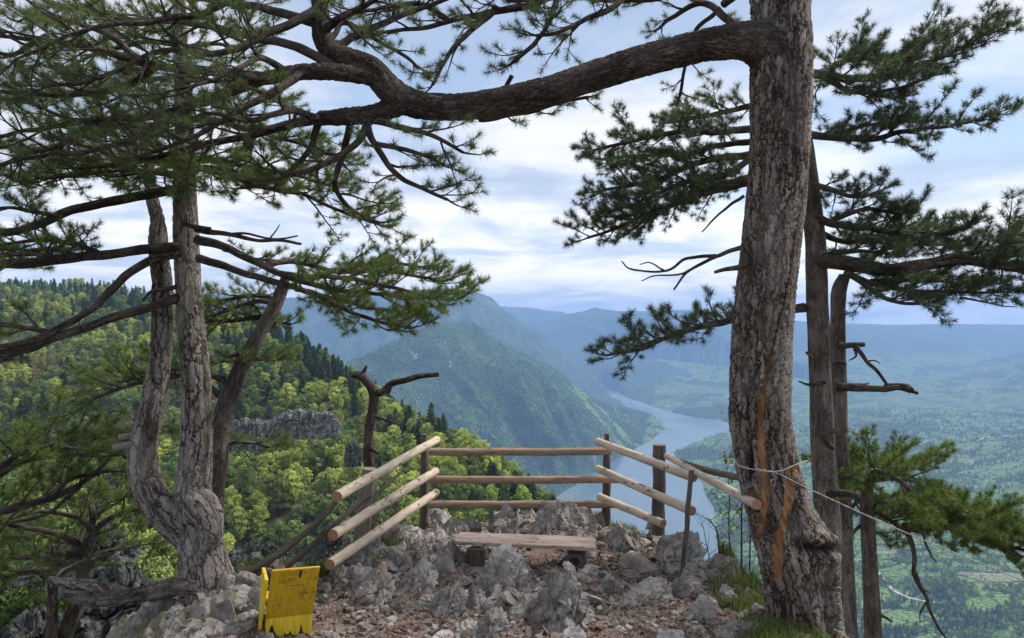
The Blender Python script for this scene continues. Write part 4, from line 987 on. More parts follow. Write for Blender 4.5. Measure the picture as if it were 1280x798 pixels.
ch_ = MB(); prof = [(-29, 1), (-27, 5), (-25, 5.5), (-23.5, 13), (-21.5, 18), (-20, 16), (-18.5, 9), (-17, 7), (-15, 2.5), (-11, 1.8), (-8, 2.2), (-5.5, 7), (-4, 4), (-1, 5), (1, 9), (2.5, 4), (6, 2), (9, 3), (12, 6), (13.5, 15), (14.6, 14), (15.5, 6), (18, 4.5), (21, 3), (24, 2.5), (26, 2)]
top_ = [(u*k, .028-(u+29)/55*.028, v*k) for u, v in prof]; bot_ = [(x, y, -.03) for x, y, z in top_]; n_ = len(prof)
V_ = np.array([(x, y-.003, z) for x, y, z in top_]+[(x, y-.003, z) for x, y, z in bot_]+[(x, y+.01, z) for x, y, z in top_]+[(x, y+.01, z) for x, y, z in bot_]); i_ = np.arange(n_-1)
ch_.add(V_, [np.c_[i_+n_, i_+n_+1, i_+1, i_], np.c_[i_, i_+1, i_+1+2*n_, i_+2*n_]]); ch_.build('charred_edge', M_CHAR, chair)
wr = MB(); rgw = np.random.default_rng(2)
for row, (v0, u0, u1) in enumerate([(87.5, -17, 2), (84.5, -15, 0), (80.0, -19, 3), (77, -20, -3), (78.6, 12, 27), (74.5, -18, -8)]):
    u = u0
    while u < u1:
        l = .7+1.6*rgw.random(); n = 5; pts = [on_back(u+l*i_/4, v0+rgw.normal()*.55, .0035) for i_ in range(n)]
        tube(wr, np.c_[np.array(pts), np.full(n, .0010)], 3, True); u += l+.5+rgw.random()*.8
wr.build('handwriting', M_INK, chair)
crack = MB(); 
for v0, u0, u1 in [(58, 8, 27), (70, -5, 12), (45, -24, -10)]:
    pts = [on_back(u0+(u1-u0)*i_/6, v0+rgw.normal()*.3, .001) for i_ in range(7)]; tube(crack, np.c_[np.array(pts), np.full(7, .0012)], 3, True)
crack.build('crack_line', M_INK, chair)

chair.rotation_euler = (0, 0, math.radians(17))

# fallen twigs on the litter
g = np.random.default_rng(91); t0_ = None
for n_ in range(16):
    x, y = g.uniform(-1.3, 1.8), g.uniform(4.9, 7.6); z = gz(x, y)+.012
    L_ = g.uniform(.12, .34); a_ = g.random()*6.28; kx = g.normal(size=4)*.02
    pts = np.array([[math.cos(a_)*L_*(t-.5)-math.sin(a_)*kx[i], math.sin(a_)*L_*(t-.5)+math.cos(a_)*kx[i], .006+abs(kx[i])*.3, .005*(1-.6*t)] for i, t in enumerate((0, .35, .7, 1))])
    mb = MB(); tube(mb, catmull(pts, .02), 6); o = mb.build('fallen_twig', M_GREYP, smooth=True); o.location = (x, y, z)
    tag(o, 'short grey dead twig lying on the stony litter', 'twig', 'dead twigs lying on the lookout')
# ================================================================ black pines
def mat_bark(name, ps, c_dark, c1, c2, c3, depth, width=.16, scar=False, disp=True, vs=.30):
    m = N(name, disp); b = m.attr('bark')
    wv = m.n('VectorMath', {0: m.noise(m.sc(b, (1, 1, .6)), ps*.8, 3, .6, out='Color'), 3: .09}, operation='SCALE').outputs[0]
    wv = m.n('VectorMath', {0: wv, 1: m.n('VectorMath', {0: m.noise(m.sc(b, (1, 1, .5)), ps*3, 3, .6, out='Color'), 3: .035}, operation='SCALE').outputs[0]}, operation='ADD').outputs[0]
    bb = m.n('VectorMath', {0: m.sc(b, (1, 1, vs)), 1: wv}, operation='ADD').outputs[0]
    e = m.n('TexVoronoi', {'Vector': bb, 'Scale': ps}, feature='DISTANCE_TO_EDGE').outputs['Distance']
    cell = m.n('SeparateColor', {0: m.n('TexVoronoi', {'Vector': bb, 'Scale': ps}, feature='F1').outputs['Color']})
    e2 = m.n('TexVoronoi', {'Vector': m.n('VectorMath', {0: m.sc(b, (1, 1, .5), (3, 1, 2)), 1: wv}, operation='ADD').outputs[0], 'Scale': ps*2.7}, feature='DISTANCE_TO_EDGE').outputs['Distance']
    n1 = m.noise(m.sc(b, (1, 1, .35)), 45, 5, .65); n2 = m.noise(m.sc(b, (1, 1, .45), (7, 3, 1)), 10, 4, .6)
    c = m.ramp(m.math('ADD', m.math('MULTIPLY', cell.outputs[0], .35), m.math('MULTIPLY', n2, .75)), [(.3, c1), (.55, c2), (.8, c3)])
    c = m.mix(m.ramp(n1, [(.48, 0.0), (.68, .65)]), c, tuple(v*.42 for v in c1))
    c = m.mix(m.ramp(e2, [(.0, .7), (.07, 0.0)]), c, c_dark)
    k = m.ramp(e, [(width*.25, 0.0), (width, 1.0)])
    c = m.mix(k, c_dark, c)
    h = m.math('ADD', m.ramp(e, [(.0, 0.0), (width*1.5, 1.0)]), m.math('MULTIPLY', m.ramp(e2, [(0, 0.0), (.12, 1.0)]), .30))
    h = m.math('ADD', h, m.math('ADD', m.math('MULTIPLY', n1, .45), m.math('MULTIPLY', cell.outputs[1], .35)))
    fur = m.noise(m.sc(b, (1, 1, .10), (1, 1, 3)), 14, 4, .6, .3); h = m.math('ADD', h, m.math('MULTIPLY', fur, 1.1 if scar else .5))
    c = m.mix(m.ramp(fur, [(.38, .8), (.49, 0.0)]), c, c_dark)
    c = m.mix(m.ramp(m.noise(b, 3.2, 4, .6), [(.45, 0.0), (.65, .45)]), c, c3)
    if scar:
        s = m.attr('scar', 'Fac'); g = m.noise(m.sc(b, (1, 1, .08)), 34, 5, .65)
        sk = m.ramp(m.math('ADD', s, m.math('MULTIPLY', m.math('SUBTRACT', m.noise(m.sc(b, (1, 1, .3)), 28, 5, .7), .5), 1.5)), [(.45, 0.0), (.6, 1.0)])
        c = m.mix(sk, c, m.mix(m.ramp(n2, [(.45, 0.0), (.6, .8)]), m.ramp(g, [(.34, (.20, .095, .04)), (.5, (.44, .24, .095)), (.66, (.60, .40, .21))]), (.24, .17, .125)))
        ho = m.attr('hollow_shade', 'Fac'); c = m.mix(ho, c, (.035, .025, .02))  # shade inside the hollow and under the burl's lip, painted into the bark
        h = m.n('Mix', {0: sk, 2: h, 3: m.math('ADD', m.math('MULTIPLY', g, .25), .05)}, data_type='FLOAT').outputs[0]
    if disp:
        dn = m.n('Displacement', {'Height': h, 'Midlevel': 1.35, 'Scale': depth}).outputs[0]
        return m.done(m.bsdf(c, .9, m.bump(n1, .5, .006), .15), dn)
    return m.done(m.bsdf(c, .9, m.bump(h, .8, depth), .15))
M_BARK_A = mat_bark('furrowed_pine_bark', 22, (.045, .034, .027), (.17, .132, .108), (.28, .228, .19), (.40, .35, .31), .016, .13, scar=True, vs=.18)
M_BARK_B = mat_bark('plated_pine_bark', 16, (.045, .036, .031), (.22, .18, .155), (.31, .268, .235), (.41, .37, .33), .012, .085, vs=.27)
M_BARK_C = mat_bark('dark_pine_bark', 26, (.035, .027, .022), (.085, .066, .054), (.14, .112, .092), (.21, .175, .15), .008, .15, disp=False, vs=.3)
M_BARK_D = mat_bark('grey_pine_bark', 24, (.06, .047, .04), (.13, .102, .085), (.205, .168, .142), (.30, .26, .23), .008, .12, disp=False, vs=.2)
M_BARK_L2 = mat_bark('root_bark', 20, (.045, .036, .031), (.15, .12, .10), (.23, .19, .165), (.33, .29, .26), .011, .10, vs=.3)
M_BARK_L = mat_bark('limb_bark', 30, (.045, .034, .029), (.085, .064, .055), (.135, .105, .09), (.20, .165, .145), .010, .12, vs=.42)
M_TWIG = N('twig_bark'); M_TWIG = M_TWIG.done(M_TWIG.bsdf(M_TWIG.ramp(M_TWIG.noise(M_TWIG.attr('bark'), 30, 3), [(.35, (.035, .028, .024)), (.65, (.11, .088, .075))]), .9, None, .15))
def mat_needle(name, a, b_, c_, tr=.22):
    m = N(name); c = m.ramp(m.attr('tone', 'Fac'), [(0, a), (.55, b_), (1, c_)])
    d = m.bsdf(c, .45, None, .35); t = m.n('BsdfTranslucent', {'Color': m.mix(1.0, c, (1.1, 1.3, .6), 'MULTIPLY')}).outputs[0]
    return m.done(m.n('MixShader', {0: tr, 1: d, 2: t}).outputs[0])
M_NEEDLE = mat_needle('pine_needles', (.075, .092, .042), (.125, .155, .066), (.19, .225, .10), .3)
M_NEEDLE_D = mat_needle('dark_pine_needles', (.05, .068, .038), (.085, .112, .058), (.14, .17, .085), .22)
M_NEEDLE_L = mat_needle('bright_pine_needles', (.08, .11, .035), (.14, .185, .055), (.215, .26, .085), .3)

def needles(tufts, rg, n_per, ln, wd, mb):
    """tufts: list of (pos, dir, shoot length, vigour)"""
    if not tufts: return
    T = np.array([np.r_[a, b, c, d] for a, b, c, d in tufts]); nT = len(T); k = n_per
    idx = np.repeat(np.arange(nT), k); n = len(idx); p = T[idx, :3]; u = T[idx, 3:6]; u = u/(np.linalg.norm(u, axis=1)[:, None]+1e-9)
    sl = T[idx, 6]; vg = T[idx, 7]; s = rg.random(n)**.75
    r = rg.normal(size=(n, 3)); v = np.cross(u, r); v /= np.linalg.norm(v, axis=1)[:, None]+1e-9
    ang = np.radians(84-42*s+rg.normal(size=n)*12)
    d = u*np.cos(ang)[:, None]+v*np.sin(ang)[:, None]; d[:, 2] += .06
    L = ln*(.7+.5*rg.random(n))*vg; base = p+u*(s*sl)[:, None]
    sd = np.cross(d, rg.normal(size=(n, 3))); sd /= np.linalg.norm(sd, axis=1)[:, None]+1e-9
    V = np.stack([base-sd*wd, base+sd*wd, base+d*L[:, None]], 1).reshape(-1, 3)
    tn = np.clip(np.repeat(T[:, 7]*0+rg.random(nT), k)*.6+rg.random(n)*.4, 0, 1)
    mb.add(V, [np.arange(3*n).reshape(-1, 3)], tone=np.repeat(tn, 3))

class Tree:
    def __init__(s, name, base, label, cat, mbark, mneedle, group=None, n_per=42, ln=.085, wd=.0016, seed=1):
        s.root = empty(name, base, label, cat, group); s.o = np.array(base, float); s.mbark = mbark; s.mn = mneedle
        s.rg = np.random.default_rng(seed); s.np = n_per; s.ln = ln; s.wd = wd; s.k = seed*10
    def trunk(s, pts, name='trunk', mat=None, sides=64, step=.02, wob=.10, post=None, label=None, hires=False):
        """pts (px,py,d,halfwidth px)"""
        q = np.array([[*P(a, b, d), w_/F*d] for a, b, d, w_ in pts]); path = catmull(q, step); mb = MB(); s.k += 1
        V = tube(mb, path, sides, True, off=s.k*.37, wob=wob, wscale=1.6, seed=s.k)
        if post: post(mb)
        o = mb.build(name, mat or s.mbark, s.root, smooth=True, origin=s.o)
        if label: o['label'] = label
        return o
    def branch(s, pts, r0, r1, side=.35, t0=.25, spacing=.13, dens=1.0, up=.25, tuft=1.0, bare=False, label=None, kink=.03, sides=10, depth_fan=0, wild=.30, twl=1.0):
        """pts (px,py,d); r0,r1 half widths in photograph pixels at either end"""
        rg = s.rg; s.k += 1
        q = np.array([P(*a) for a in pts]); L = np.linalg.norm(np.diff(q, axis=0), axis=1).sum(); n = len(q)
        rr = np.array([(r0+(r1-r0)*(i/(n-1))**.8)/F*pts[i][2] for i in range(n)])
        path = catmull(np.c_[q, rr], .035); m = len(path); t = np.linspace(0, 1, m)
        w = np.sin(np.minimum(t*4, 1)*math.pi/2)
        for c in range(3): path[:, c] += vnoise(np.c_[t*L*2.2+s.k*3.1, t*0+c*7.3], s.k)*kink*w+vnoise(np.c_[t*L*6+s.k, t*0+c*3.3], s.k+5)*kink*.35*w
        wood, tw = MB(), MB(); tube(wood, path, sides, True, off=s.k*.21, wob=.10, wscale=1.5, seed=s.k)
        tufts = []
        if not bare:
            st = np.r_[0, np.cumsum(np.linalg.norm(np.diff(path[:, :3], axis=0), axis=1))]; LT = st[-1]
            T = (path[2:, :3]-path[:-2, :3]); T = np.vstack([T[:1], T, T[-1:]]); T /= np.linalg.norm(T, axis=1)[:, None]+1e-9
            x = t0*LT; sgn = 1
            while x < LT*.985:
                i = min(m-1, int(np.searchsorted(st, x))); f = T[i]; tt = (x/LT-t0)/(1-t0)
                sv = np.cross(f, [0, 0, 1.]); sv /= np.linalg.norm(sv)+1e-9; uv = np.cross(sv, f)
                a = math.radians(58-22*tt+rg.normal()*12); ro = rg.normal()*wild*2+up*.6
                d = f*math.cos(a)+(sv*sgn*math.cos(ro)+uv*math.sin(ro))*math.sin(a)
                l = side*(.55+.65*math.sin(math.pi*min(.15+tt*.75, 1)))*(.55+.75*rg.random())
                s._side(path[i, :3], d, l, min(path[i, 3]*.55, .012), tw, tufts, up, spacing*.80/dens, twl)
                sgn = -sgn; x += spacing*1.12*(.6+.8*rg.random())/dens
            s._side(path[-1, :3], T[-1]+np.array([0, 0, up*.5]), side*.55, path[-1, 3]*.8, tw, tufts, up, spacing*.55/dens, twl)
        o = wood.build('branch', s.mbark if s.mbark not in (M_BARK_A, M_BARK_B) else M_BARK_C, s.root, smooth=True, origin=s.o)
        if label: o['label'] = label
        if tw.n: tw.build('twig', M_TWIG, o, origin=s.o)
        if tufts:
            nb = MB(); needles(tufts, rg, int(s.np*tuft), s.ln, s.wd, nb)
            nb.build('needles', s.mn, o, origin=s.o)
        return path, o
    def _side(s, p0, d, l, r, tw, tufts, up, sp, twl=1.0):
        rg = s.rg; d = d/(np.linalg.norm(d)+1e-9); n = 5
        pts = [p0]; cur = d.copy()
        for k in range(n-1):
            cur = cur+rg.normal(size=3)*.16+np.array([0, 0, up*.30]); cur /= np.linalg.norm(cur); pts.append(pts[-1]+cur*l/(n-1))
        pts = np.array(pts); rad = np.linspace(max(r, .004), .0028, n)
        tube(tw, np.c_[pts, rad], 5, False)
        x = l*.18; sg = 1
        while x < l:
            fi = x/l*(n-1); i = min(n-2, int(fi)); p_ = pts[i]+(pts[i+1]-pts[i])*(fi-i); f = pts[i+1]-pts[i]; f = f/(np.linalg.norm(f)+1e-9)
            sv = np.cross(f, [0, 0, 1.]); sv /= np.linalg.norm(sv)+1e-9
            dd = f*.75+sv*sg*(.5+.4*rg.random())+np.array([0, 0, .15+up*.8*rg.random()])+rg.normal(size=3)*.2
            dd /= np.linalg.norm(dd); tl = (.05+.09*rg.random())*twl
            tube(tw, np.array([[*p_, .0035], [*(p_+dd*tl*.5+[0, 0, -.003]), .003], [*(p_+dd*tl), .0026]]), 4, False)
            tufts.append((p_+dd*tl*.55, dd+np.array([0, 0, .18]), .05+.03*rg.random(), .75+.45*rg.random()))
            sg = -sg; x += sp*(.6+.8*rg.random())
        tufts.append((pts[-1]-cur*.03, cur, .09, 1.05))

# ---------------------------------------------------------------- A: the big trunk on the right with its long limb
A = Tree('pine_tree', (1.98, 5.15, -2.55), 'thickest pine with orange scars and a long limb arching left across the sky', 'pine tree', M_BARK_A, M_NEEDLE, n_per=92, ln=.056, wd=.0015, seed=2)
def line_d(px, py, pts):
    best = np.full(px.shape, 1e9)
    for a, b in zip(pts[:-1], pts[1:]):
        a, b = np.array(a, float), np.array(b, float); e = b-a; t = np.clip(((px-a[0])*e[0]+(py-a[1])*e[1])/(e@e), 0, 1)
        best = np.minimum(best, np.hypot(px-a[0]-t*e[0], py-a[1]-t*e[1]))
    return best
def postA(mb):
    V = mb.V[0]; px = CX+F*V[:, 0]/V[:, 1]; py = CY-F*V[:, 2]/V[:, 1]
    front = V[:, 1] < 5.22
    s1 = line_d(px, py, [(1000, 262), (992, 310), (978, 380), (966, 430), (957, 470), (950, 520), (952, 570), (955, 607), (953, 642), (951, 676)])
    s2 = line_d(px, py, [(991, 584), (985, 635), (973, 670), (971, 720)])
    s3 = line_d(px, py, [(941, 612), (944, 632)])
    wd1 = np.interp(py, [260, 320, 400, 450, 520, 620, 640, 680], [.5, 2.2, .8, 2.2, 3.6, 6.8, 5, 1])
    sc = np.maximum.reduce([1.25-s1/wd1*.75, 1.15-s2/6.5*.75, 1.1-s3/6*.8]); sc = np.where(front, np.clip(sc, 0, 1), 0)
    mb.A['scar'] = [(0, sc)]
    ho = np.clip(1.4-np.hypot((px-937)/7, (py-578)/26)*1.2, 0, 1)*front; ho2 = np.clip(1.3-np.hypot((px-1016)/24, (py-683)/7.5), 0, 1)*front
    mb.A['hollow_shade'] = [(0, np.maximum(ho, ho2))]
    # axis at each height
    z = V[:, 2]; cx = np.interp(z, axA[::-1, 2], axA[::-1, 0]); cyy = np.interp(z, axA[::-1, 2], axA[::-1, 1])
    out = np.c_[V[:, 0]-cx, V[:, 1]-cyy, z*0]; out /= np.linalg.norm(out, axis=1)[:, None]+1e-9
    dz = -.05*ho-.035*(sc > .6)-.05*ho2
    # burl on the right, with a lip above a dark fold
    bu = np.hypot((px-1022)/30, (py-690)/42)*1.0; lip = np.hypot((px-1032)/34, (py-672)/11)
    dz += .085*np.exp(-bu**2*1.2)*front+.04*np.exp(-lip**2)*front+.02*vnoise(V*9, 3)*np.exp(-bu**2*.6)
    # flutes towards the root
    th = np.arctan2(V[:, 1]-cyy, V[:, 0]-cx); fl = sstep(-1.0, -2.4, z)
    dz += fl*.035*np.sin(th*5+z*1.3)+.012*np.sin(th*3+z*2)
    mb.V[0] = V+out*dz[:, None]
tA = [(976, -420, 5.5, 33), (977, -160, 5.4, 35), (978, -30, 5.3, 36), (979, 40, 5.25, 37), (977, 100, 5.2, 38.5), (975, 200, 5.2, 38), (967, 300, 5.2, 37.5), (959, 400, 5.2, 38.5), (955, 500, 5.2, 38), (958, 550, 5.2, 38.5), (967, 600, 5.2, 39), (981, 650, 5.2, 42), (994, 700, 5.2, 44), (1003, 750, 5.2, 49), (1010, 800, 5.2, 54), (1014, 850, 5.2, 62)]
axA = catmull(np.array([P(a, b, d) for a, b, d, w_ in tA]), .05)
tA = [(a-3-max(0, b-650)*.02, b, d, w_*(.90-max(0, min(b, 800)-600)*.0006)) for a, b, d, w_ in tA]
A.trunk(tA, sides=150, step=.013, wob=.05, post=postA)
limb = [(992, 95, 5.22, 34), (965, 66, 5.2, 32), (935, 52, 5.15, 25), (900, 54, 5.1, 21), (860, 61, 5.1, 19.5), (800, 77, 5.1, 19), (740, 96, 5.1, 18), (690, 113, 5.05, 17.5), (640, 125, 5.0, 16.5), (590, 133, 5.0, 16), (545, 134, 4.95, 16), (512, 128, 4.95, 17), (488, 112, 4.9, 16.5), (466, 88, 4.9, 15.5), (440, 76, 4.9, 14), (412, 66, 4.9, 12)]
A.trunk(limb, 'limb', M_BARK_L, sides=90, step=.014, wob=.12, label='long thick limb sweeping left')
A.trunk([(508, 130, 4.93, 12), (470, 142, 4.9, 12), (430, 146, 4.95, 10), (400, 148, 5.0, 8)], 'limb', M_BARK_L, sides=40, step=.02, wob=.15)
A.trunk([(470, 96, 4.88, 11), (430, 92, 4.8, 10), (380, 90, 4.75, 9), (330, 98, 4.7, 8)], 'limb', M_BARK_L, sides=40, step=.02, wob=.15)
A.trunk([(416, 70, 4.9, 13), (404, 46, 4.9, 12), (400, 10, 4.9, 10), (392, -40, 4.9, 9)], 'limb', M_BARK_L, sides=40, step=.02, wob=.15)
# stubs on the trunk
A.branch([(940, 330, 5.02), (925, 334, 4.98), (893, 340, 4.95)], 6, 2, bare=True); A.branch([(936, 345, 5.0), (938, 318, 4.95), (934, 296, 4.95)], 4, 2, bare=True)
def B(t, s, r0=6, r1=2, **k):
    v = [float(c) for c in s.replace(';', ' ').replace(',', ' ').split()]; v = [tuple(v[i:i+3]) for i in range(0, len(v), 3)]
    return t.branch(v, r0, r1, **k)
# foliage carried by the long limb: the whole top left of the picture
kw = dict(side=.40, spacing=.11, up=.18, dens=1.12)
for s_, r0, o_ in [
    ('330,98,4.7; 270,120,4.7; 200,140,4.7; 120,150,4.8; 40,165,4.9; -40,175,5.0', 8, {}),
    ('330,98,4.7; 270,92,4.5; 200,80,4.4; 120,62,4.3; 40,50,4.3; -40,40,4.3', 8, {}),
    ('400,148,5.0; 350,160,5.1; 290,172,5.2; 220,190,5.2; 150,205,5.3; 100,212,5.3', 7, dict(t0=.12)),
    ('430,92,4.8; 370,60,4.9; 300,40,5.0; 220,28,5.1; 140,20,5.2; 60,5,5.2', 7, {}),
    ('380,90,4.75; 330,120,4.5; 280,150,4.4; 230,175,4.3; 190,190,4.3', 6, dict(t0=.3)),
    ('402,30,4.9; 340,15,5.0; 260,0,5.2; 170,-10,5.3; 90,-15,5.4', 7, {}),
    ('400,10,4.9; 340,40,4.6; 280,60,4.4; 200,62,4.3; 120,100,4.2; 60,110,4.2', 6, {}),
    ('392,-20,4.9; 330,-20,4.5; 250,10,4.3; 180,30,4.1; 110,40,4.0; 30,70,3.9', 6, {}),
    ('300,110,4.7; 240,135,5.2; 170,160,5.5; 100,150,5.7; 30,130,5.8', 5, dict(t0=.1)),
    ('250,125,4.7; 190,165,4.6; 130,185,4.6; 60,190,4.7; 0,205,4.8', 5, dict(t0=.15)),
    ('200,80,4.4; 150,110,4.5; 90,120,4.6; 20,120,4.7; -40,110,4.8', 5, dict(t0=.1)),
    ('180,80,4.4; 130,40,4.5; 70,20,4.6; 30,25,4.7', 5, dict(t0=.15)),
    ('470,142,4.9; 440,180,4.8; 400,205,4.8; 360,215,4.9; 330,200,5.0', 6, dict(t0=.35, side=.3)),
    ('455,140,4.9; 470,180,4.8; 490,215,4.75; 520,235,4.7; 560,252,4.7', 5.5, dict(t0=.35, side=.26)),
    ('462,150,4.9; 500,158,4.8; 545,172,4.8; 580,192,4.8', 5, dict(t0=.3, side=.26)),
    ('440,146,4.9; 430,190,5.1; 420,230,5.2; 440,262,5.3; 472,280,5.3', 5, dict(t0=.35, side=.26)),
    ('470,180,4.8; 520,190,4.9; 555,205,5.0', 3.5, dict(t0=.2, side=.22)),
    ('400,150,5.0; 385,190,5.2; 350,220,5.4; 300,235,5.5', 5, dict(t0=.3, side=.28)),
    ('412,66,4.9; 450,40,5.1; 500,20,5.2; 550,0,5.3; 600,-20,5.4', 6, dict(t0=.2, side=.3, spacing=.15)),
    ('403,40,4.9; 430,20,4.7; 470,0,4.6; 500,-20,4.5', 6, dict(t0=.2, side=.3)),
    ('405,60,4.9; 430,30,5.3; 460,45,5.5; 500,70,5.6; 520,85,5.7', 4, dict(t0=.3, side=.25, spacing=.17)),
    ('400,148,5.0; 360,140,4.6; 310,150,4.4; 270,140,4.3; 230,150,4.2', 5, dict(t0=.3)),
    ('360,92,4.75; 330,70,4.5; 300,80,4.3; 260,100,4.1; 220,110,4.0', 5, dict(t0=.2)),
    ('60,45,4.3; 20,70,4.3; -20,60,4.3', 4, dict(t0=.0)),
    ('120,150,4.8; 80,180,4.9; 30,195,5.0; -20,220,5.0', 4, dict(t0=.1)),
    # hanging sprays along the top, right of the fork
    ('760,-40,5.6; 700,-10,5.5; 640,10,5.4; 580,22,5.4; 520,35,5.4; 460,48,5.4', 7, dict(t0=.12, side=.34, spacing=.13)),
    ('700,-20,5.5; 690,20,5.3; 670,50,5.2; 640,80,5.2', 4.5, dict(t0=.3, side=.24, spacing=.15)),
    ('620,10,5.4; 590,40,5.2; 560,70,5.1; 540,105,5.0', 4.5, dict(t0=.2, side=.24, spacing=.15)),
    ('800,-30,5.6; 770,5,5.4; 735,20,5.3; 700,38,5.2; 670,45,5.2', 5, dict(t0=.3, side=.26)),
    ('860,-30,5.6; 830,-5,5.6; 790,0,5.6; 730,-5,5.5; 660,0,5.3; 600,-5,5.2', 5, dict(t0=.2, side=.3)),
    ('560,25,5.4; 520,5,5.3; 470,10,5.1; 430,15,5.0', 4, dict(t0=.1, side=.3)),
    ('640,95,5.6; 620,130,5.6; 600,150,5.6; 650,140,5.7; 700,128,5.8; 735,122,5.8', 3, dict(t0=.45, side=.16)),
    ('930,40,5.6; 900,15,5.8; 870,5,6.0; 840,20,6.1; 825,35,6.1', 6, dict(t0=.3, side=.22, spacing=.14)),
    ('905,5,5.8; 920,-10,5.6; 900,-30,5.6; 860,-20,5.6', 5, dict(t0=.3, side=.25)),
    ('900,10,5.8; 870,40,6.0; 860,75,6.2; 850,120,6.3', 3, dict(t0=.35, side=.2)),
    ]:
    k2 = dict(kw); k2.update(o_); B(A, s_, r0, 2.0, **k2)

# ---------------------------------------------------------------- back right pine, its crown spreads both sides of the big trunk
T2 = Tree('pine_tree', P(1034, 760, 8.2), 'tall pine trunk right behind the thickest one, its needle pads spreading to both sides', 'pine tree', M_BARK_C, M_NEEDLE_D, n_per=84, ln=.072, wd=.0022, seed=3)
T2.trunk([(978, -60, 8.2, 6), (986, 40, 8.2, 9), (996, 130, 8.2, 11), (1008, 220, 8.2, 13), (1019, 300, 8.2, 12.5), (1023, 400, 8.2, 13), (1027, 500, 8.2, 13.5), (1031, 600, 8.2, 15), (1037, 700, 8.2, 17), (1040, 800, 8.2, 24)], 'trunk', M_BARK_D, sides=48, step=.03, wob=.1)
kr = dict(side=.44, spacing=.105, up=.14, dens=1.75)
for s_, r0, o_ in [
    ('988,95,8.2; 1025,92,7.9; 1065,98,7.7; 1110,92,7.6; 1160,76,7.5; 1205,58,7.4; 1232,42,7.4', 7, dict(t0=.2)),
    ('1025,92,7.9; 1070,72,8.3; 1120,68,8.5; 1165,50,8.6', 5, dict(t0=.1)),
    ('1025,95,7.9; 1070,115,7.6; 1120,108,7.4; 1165,95,7.4', 4, dict(t0=.15, side=.3)),
    ('990,165,8.2; 1030,170,8.0; 1080,172,7.9; 1130,165,7.8; 1190,158,7.8; 1245,142,7.8', 6, dict(t0=.15, side=.30)),
    ('1030,170,8.0; 1080,158,8.3; 1130,152,8.5', 4, dict(t0=.2, side=.22)),
    ('1000,225,8.2; 1035,238,8.0; 1070,246,7.9; 1105,236,7.9', 5, dict(t0=.2, side=.24)),
    ('1010,265,8.2; 1040,280,8.0; 1080,285,7.9; 1120,292,7.8; 1165,292,7.8; 1205,284,7.8', 6, dict(t0=.15, side=.42)),
    ('1010,285,8.2; 1050,300,8.4; 1100,300,8.6; 1150,285,8.7', 5, dict(t0=.2, side=.35)),
    ('990,160,8.2; 930,160,8.2; 880,165,8.0; 830,168,7.9; 780,178,7.8; 742,188,7.8', 6, dict(t0=.3, side=.30)),
    ('995,190,8.2; 930,195,8.3; 870,205,8.4; 820,225,8.4; 775,235,8.4; 750,240,8.4', 6, dict(t0=.3, side=.36)),
    ('995,175,8.2; 920,180,8.5; 860,190,8.7; 800,196,8.8; 752,200,8.8', 5, dict(t0=.3, side=.32)),
    ('1000,205,8.2; 930,225,8.0; 880,238,7.9; 830,260,7.8; 780,280,7.8; 735,298,7.8', 6, dict(t0=.3, side=.36)),
    ('1000,215,8.2; 930,230,8.5; 870,245,8.7; 820,265,8.8; 785,290,8.8', 5, dict(t0=.35, side=.30)),
    ('960,185,8.1; 910,215,7.8; 860,228,7.7; 815,245,7.6; 770,262,7.6', 5, dict(t0=.3, side=.34)),
    ('985,120,8.2; 940,130,8.3; 905,140,8.4; 860,148,8.5; 835,155,8.5', 5, dict(t0=.3, side=.28)),
    ('1005,385,8.2; 950,392,7.8; 905,402,7.6; 860,414,7.5; 810,432,7.4; 758,444,7.4', 6, dict(t0=.35, side=.30, dens=1.4, up=.5)),
    ('930,395,7.7; 880,408,7.9; 830,425,8.0; 790,436,8.0', 4, dict(t0=.1, side=.24, dens=1.3, up=.5)),
    ]:
    k2 = dict(kr); k2.update(o_); B(T2, s_, r0, 1.6, **k2)
for s_, r0, r1 in [('990,288,8.0; 932,308,7.8; 895,320,7.8; 862,338,7.8; 842,364,7.8', 4, 1.2), ('895,320,7.8; 860,322,7.8; 830,338,7.8; 790,336,7.8; 776,326,7.8', 2.5, .8), ('862,338,7.8; 850,345,7.8; 820,345,7.8; 800,352,7.8', 1.8, .6), ('830,338,7.8; 815,328,7.8; 800,330,7.8', 1.2, .6),
                   ('930,245,7.8; 900,268,7.8; 876,290,7.8', 2.2, .8), ('1035,440,8.1; 1018,448,8.0; 1008,440,8.0', 3, 1.5), ('1030,478,8.1; 1012,482,8.0; 1000,478,8.0', 3, 1), ('1040,560,8.1; 1030,545,8.0; 1045,538,7.9; 1050,545,7.9', 4, 3), ('1020,618,8.2; 1050,616,8.0; 1075,620,8.0', 5, 4)]:
    B(T2, s_, r0, r1, bare=True)
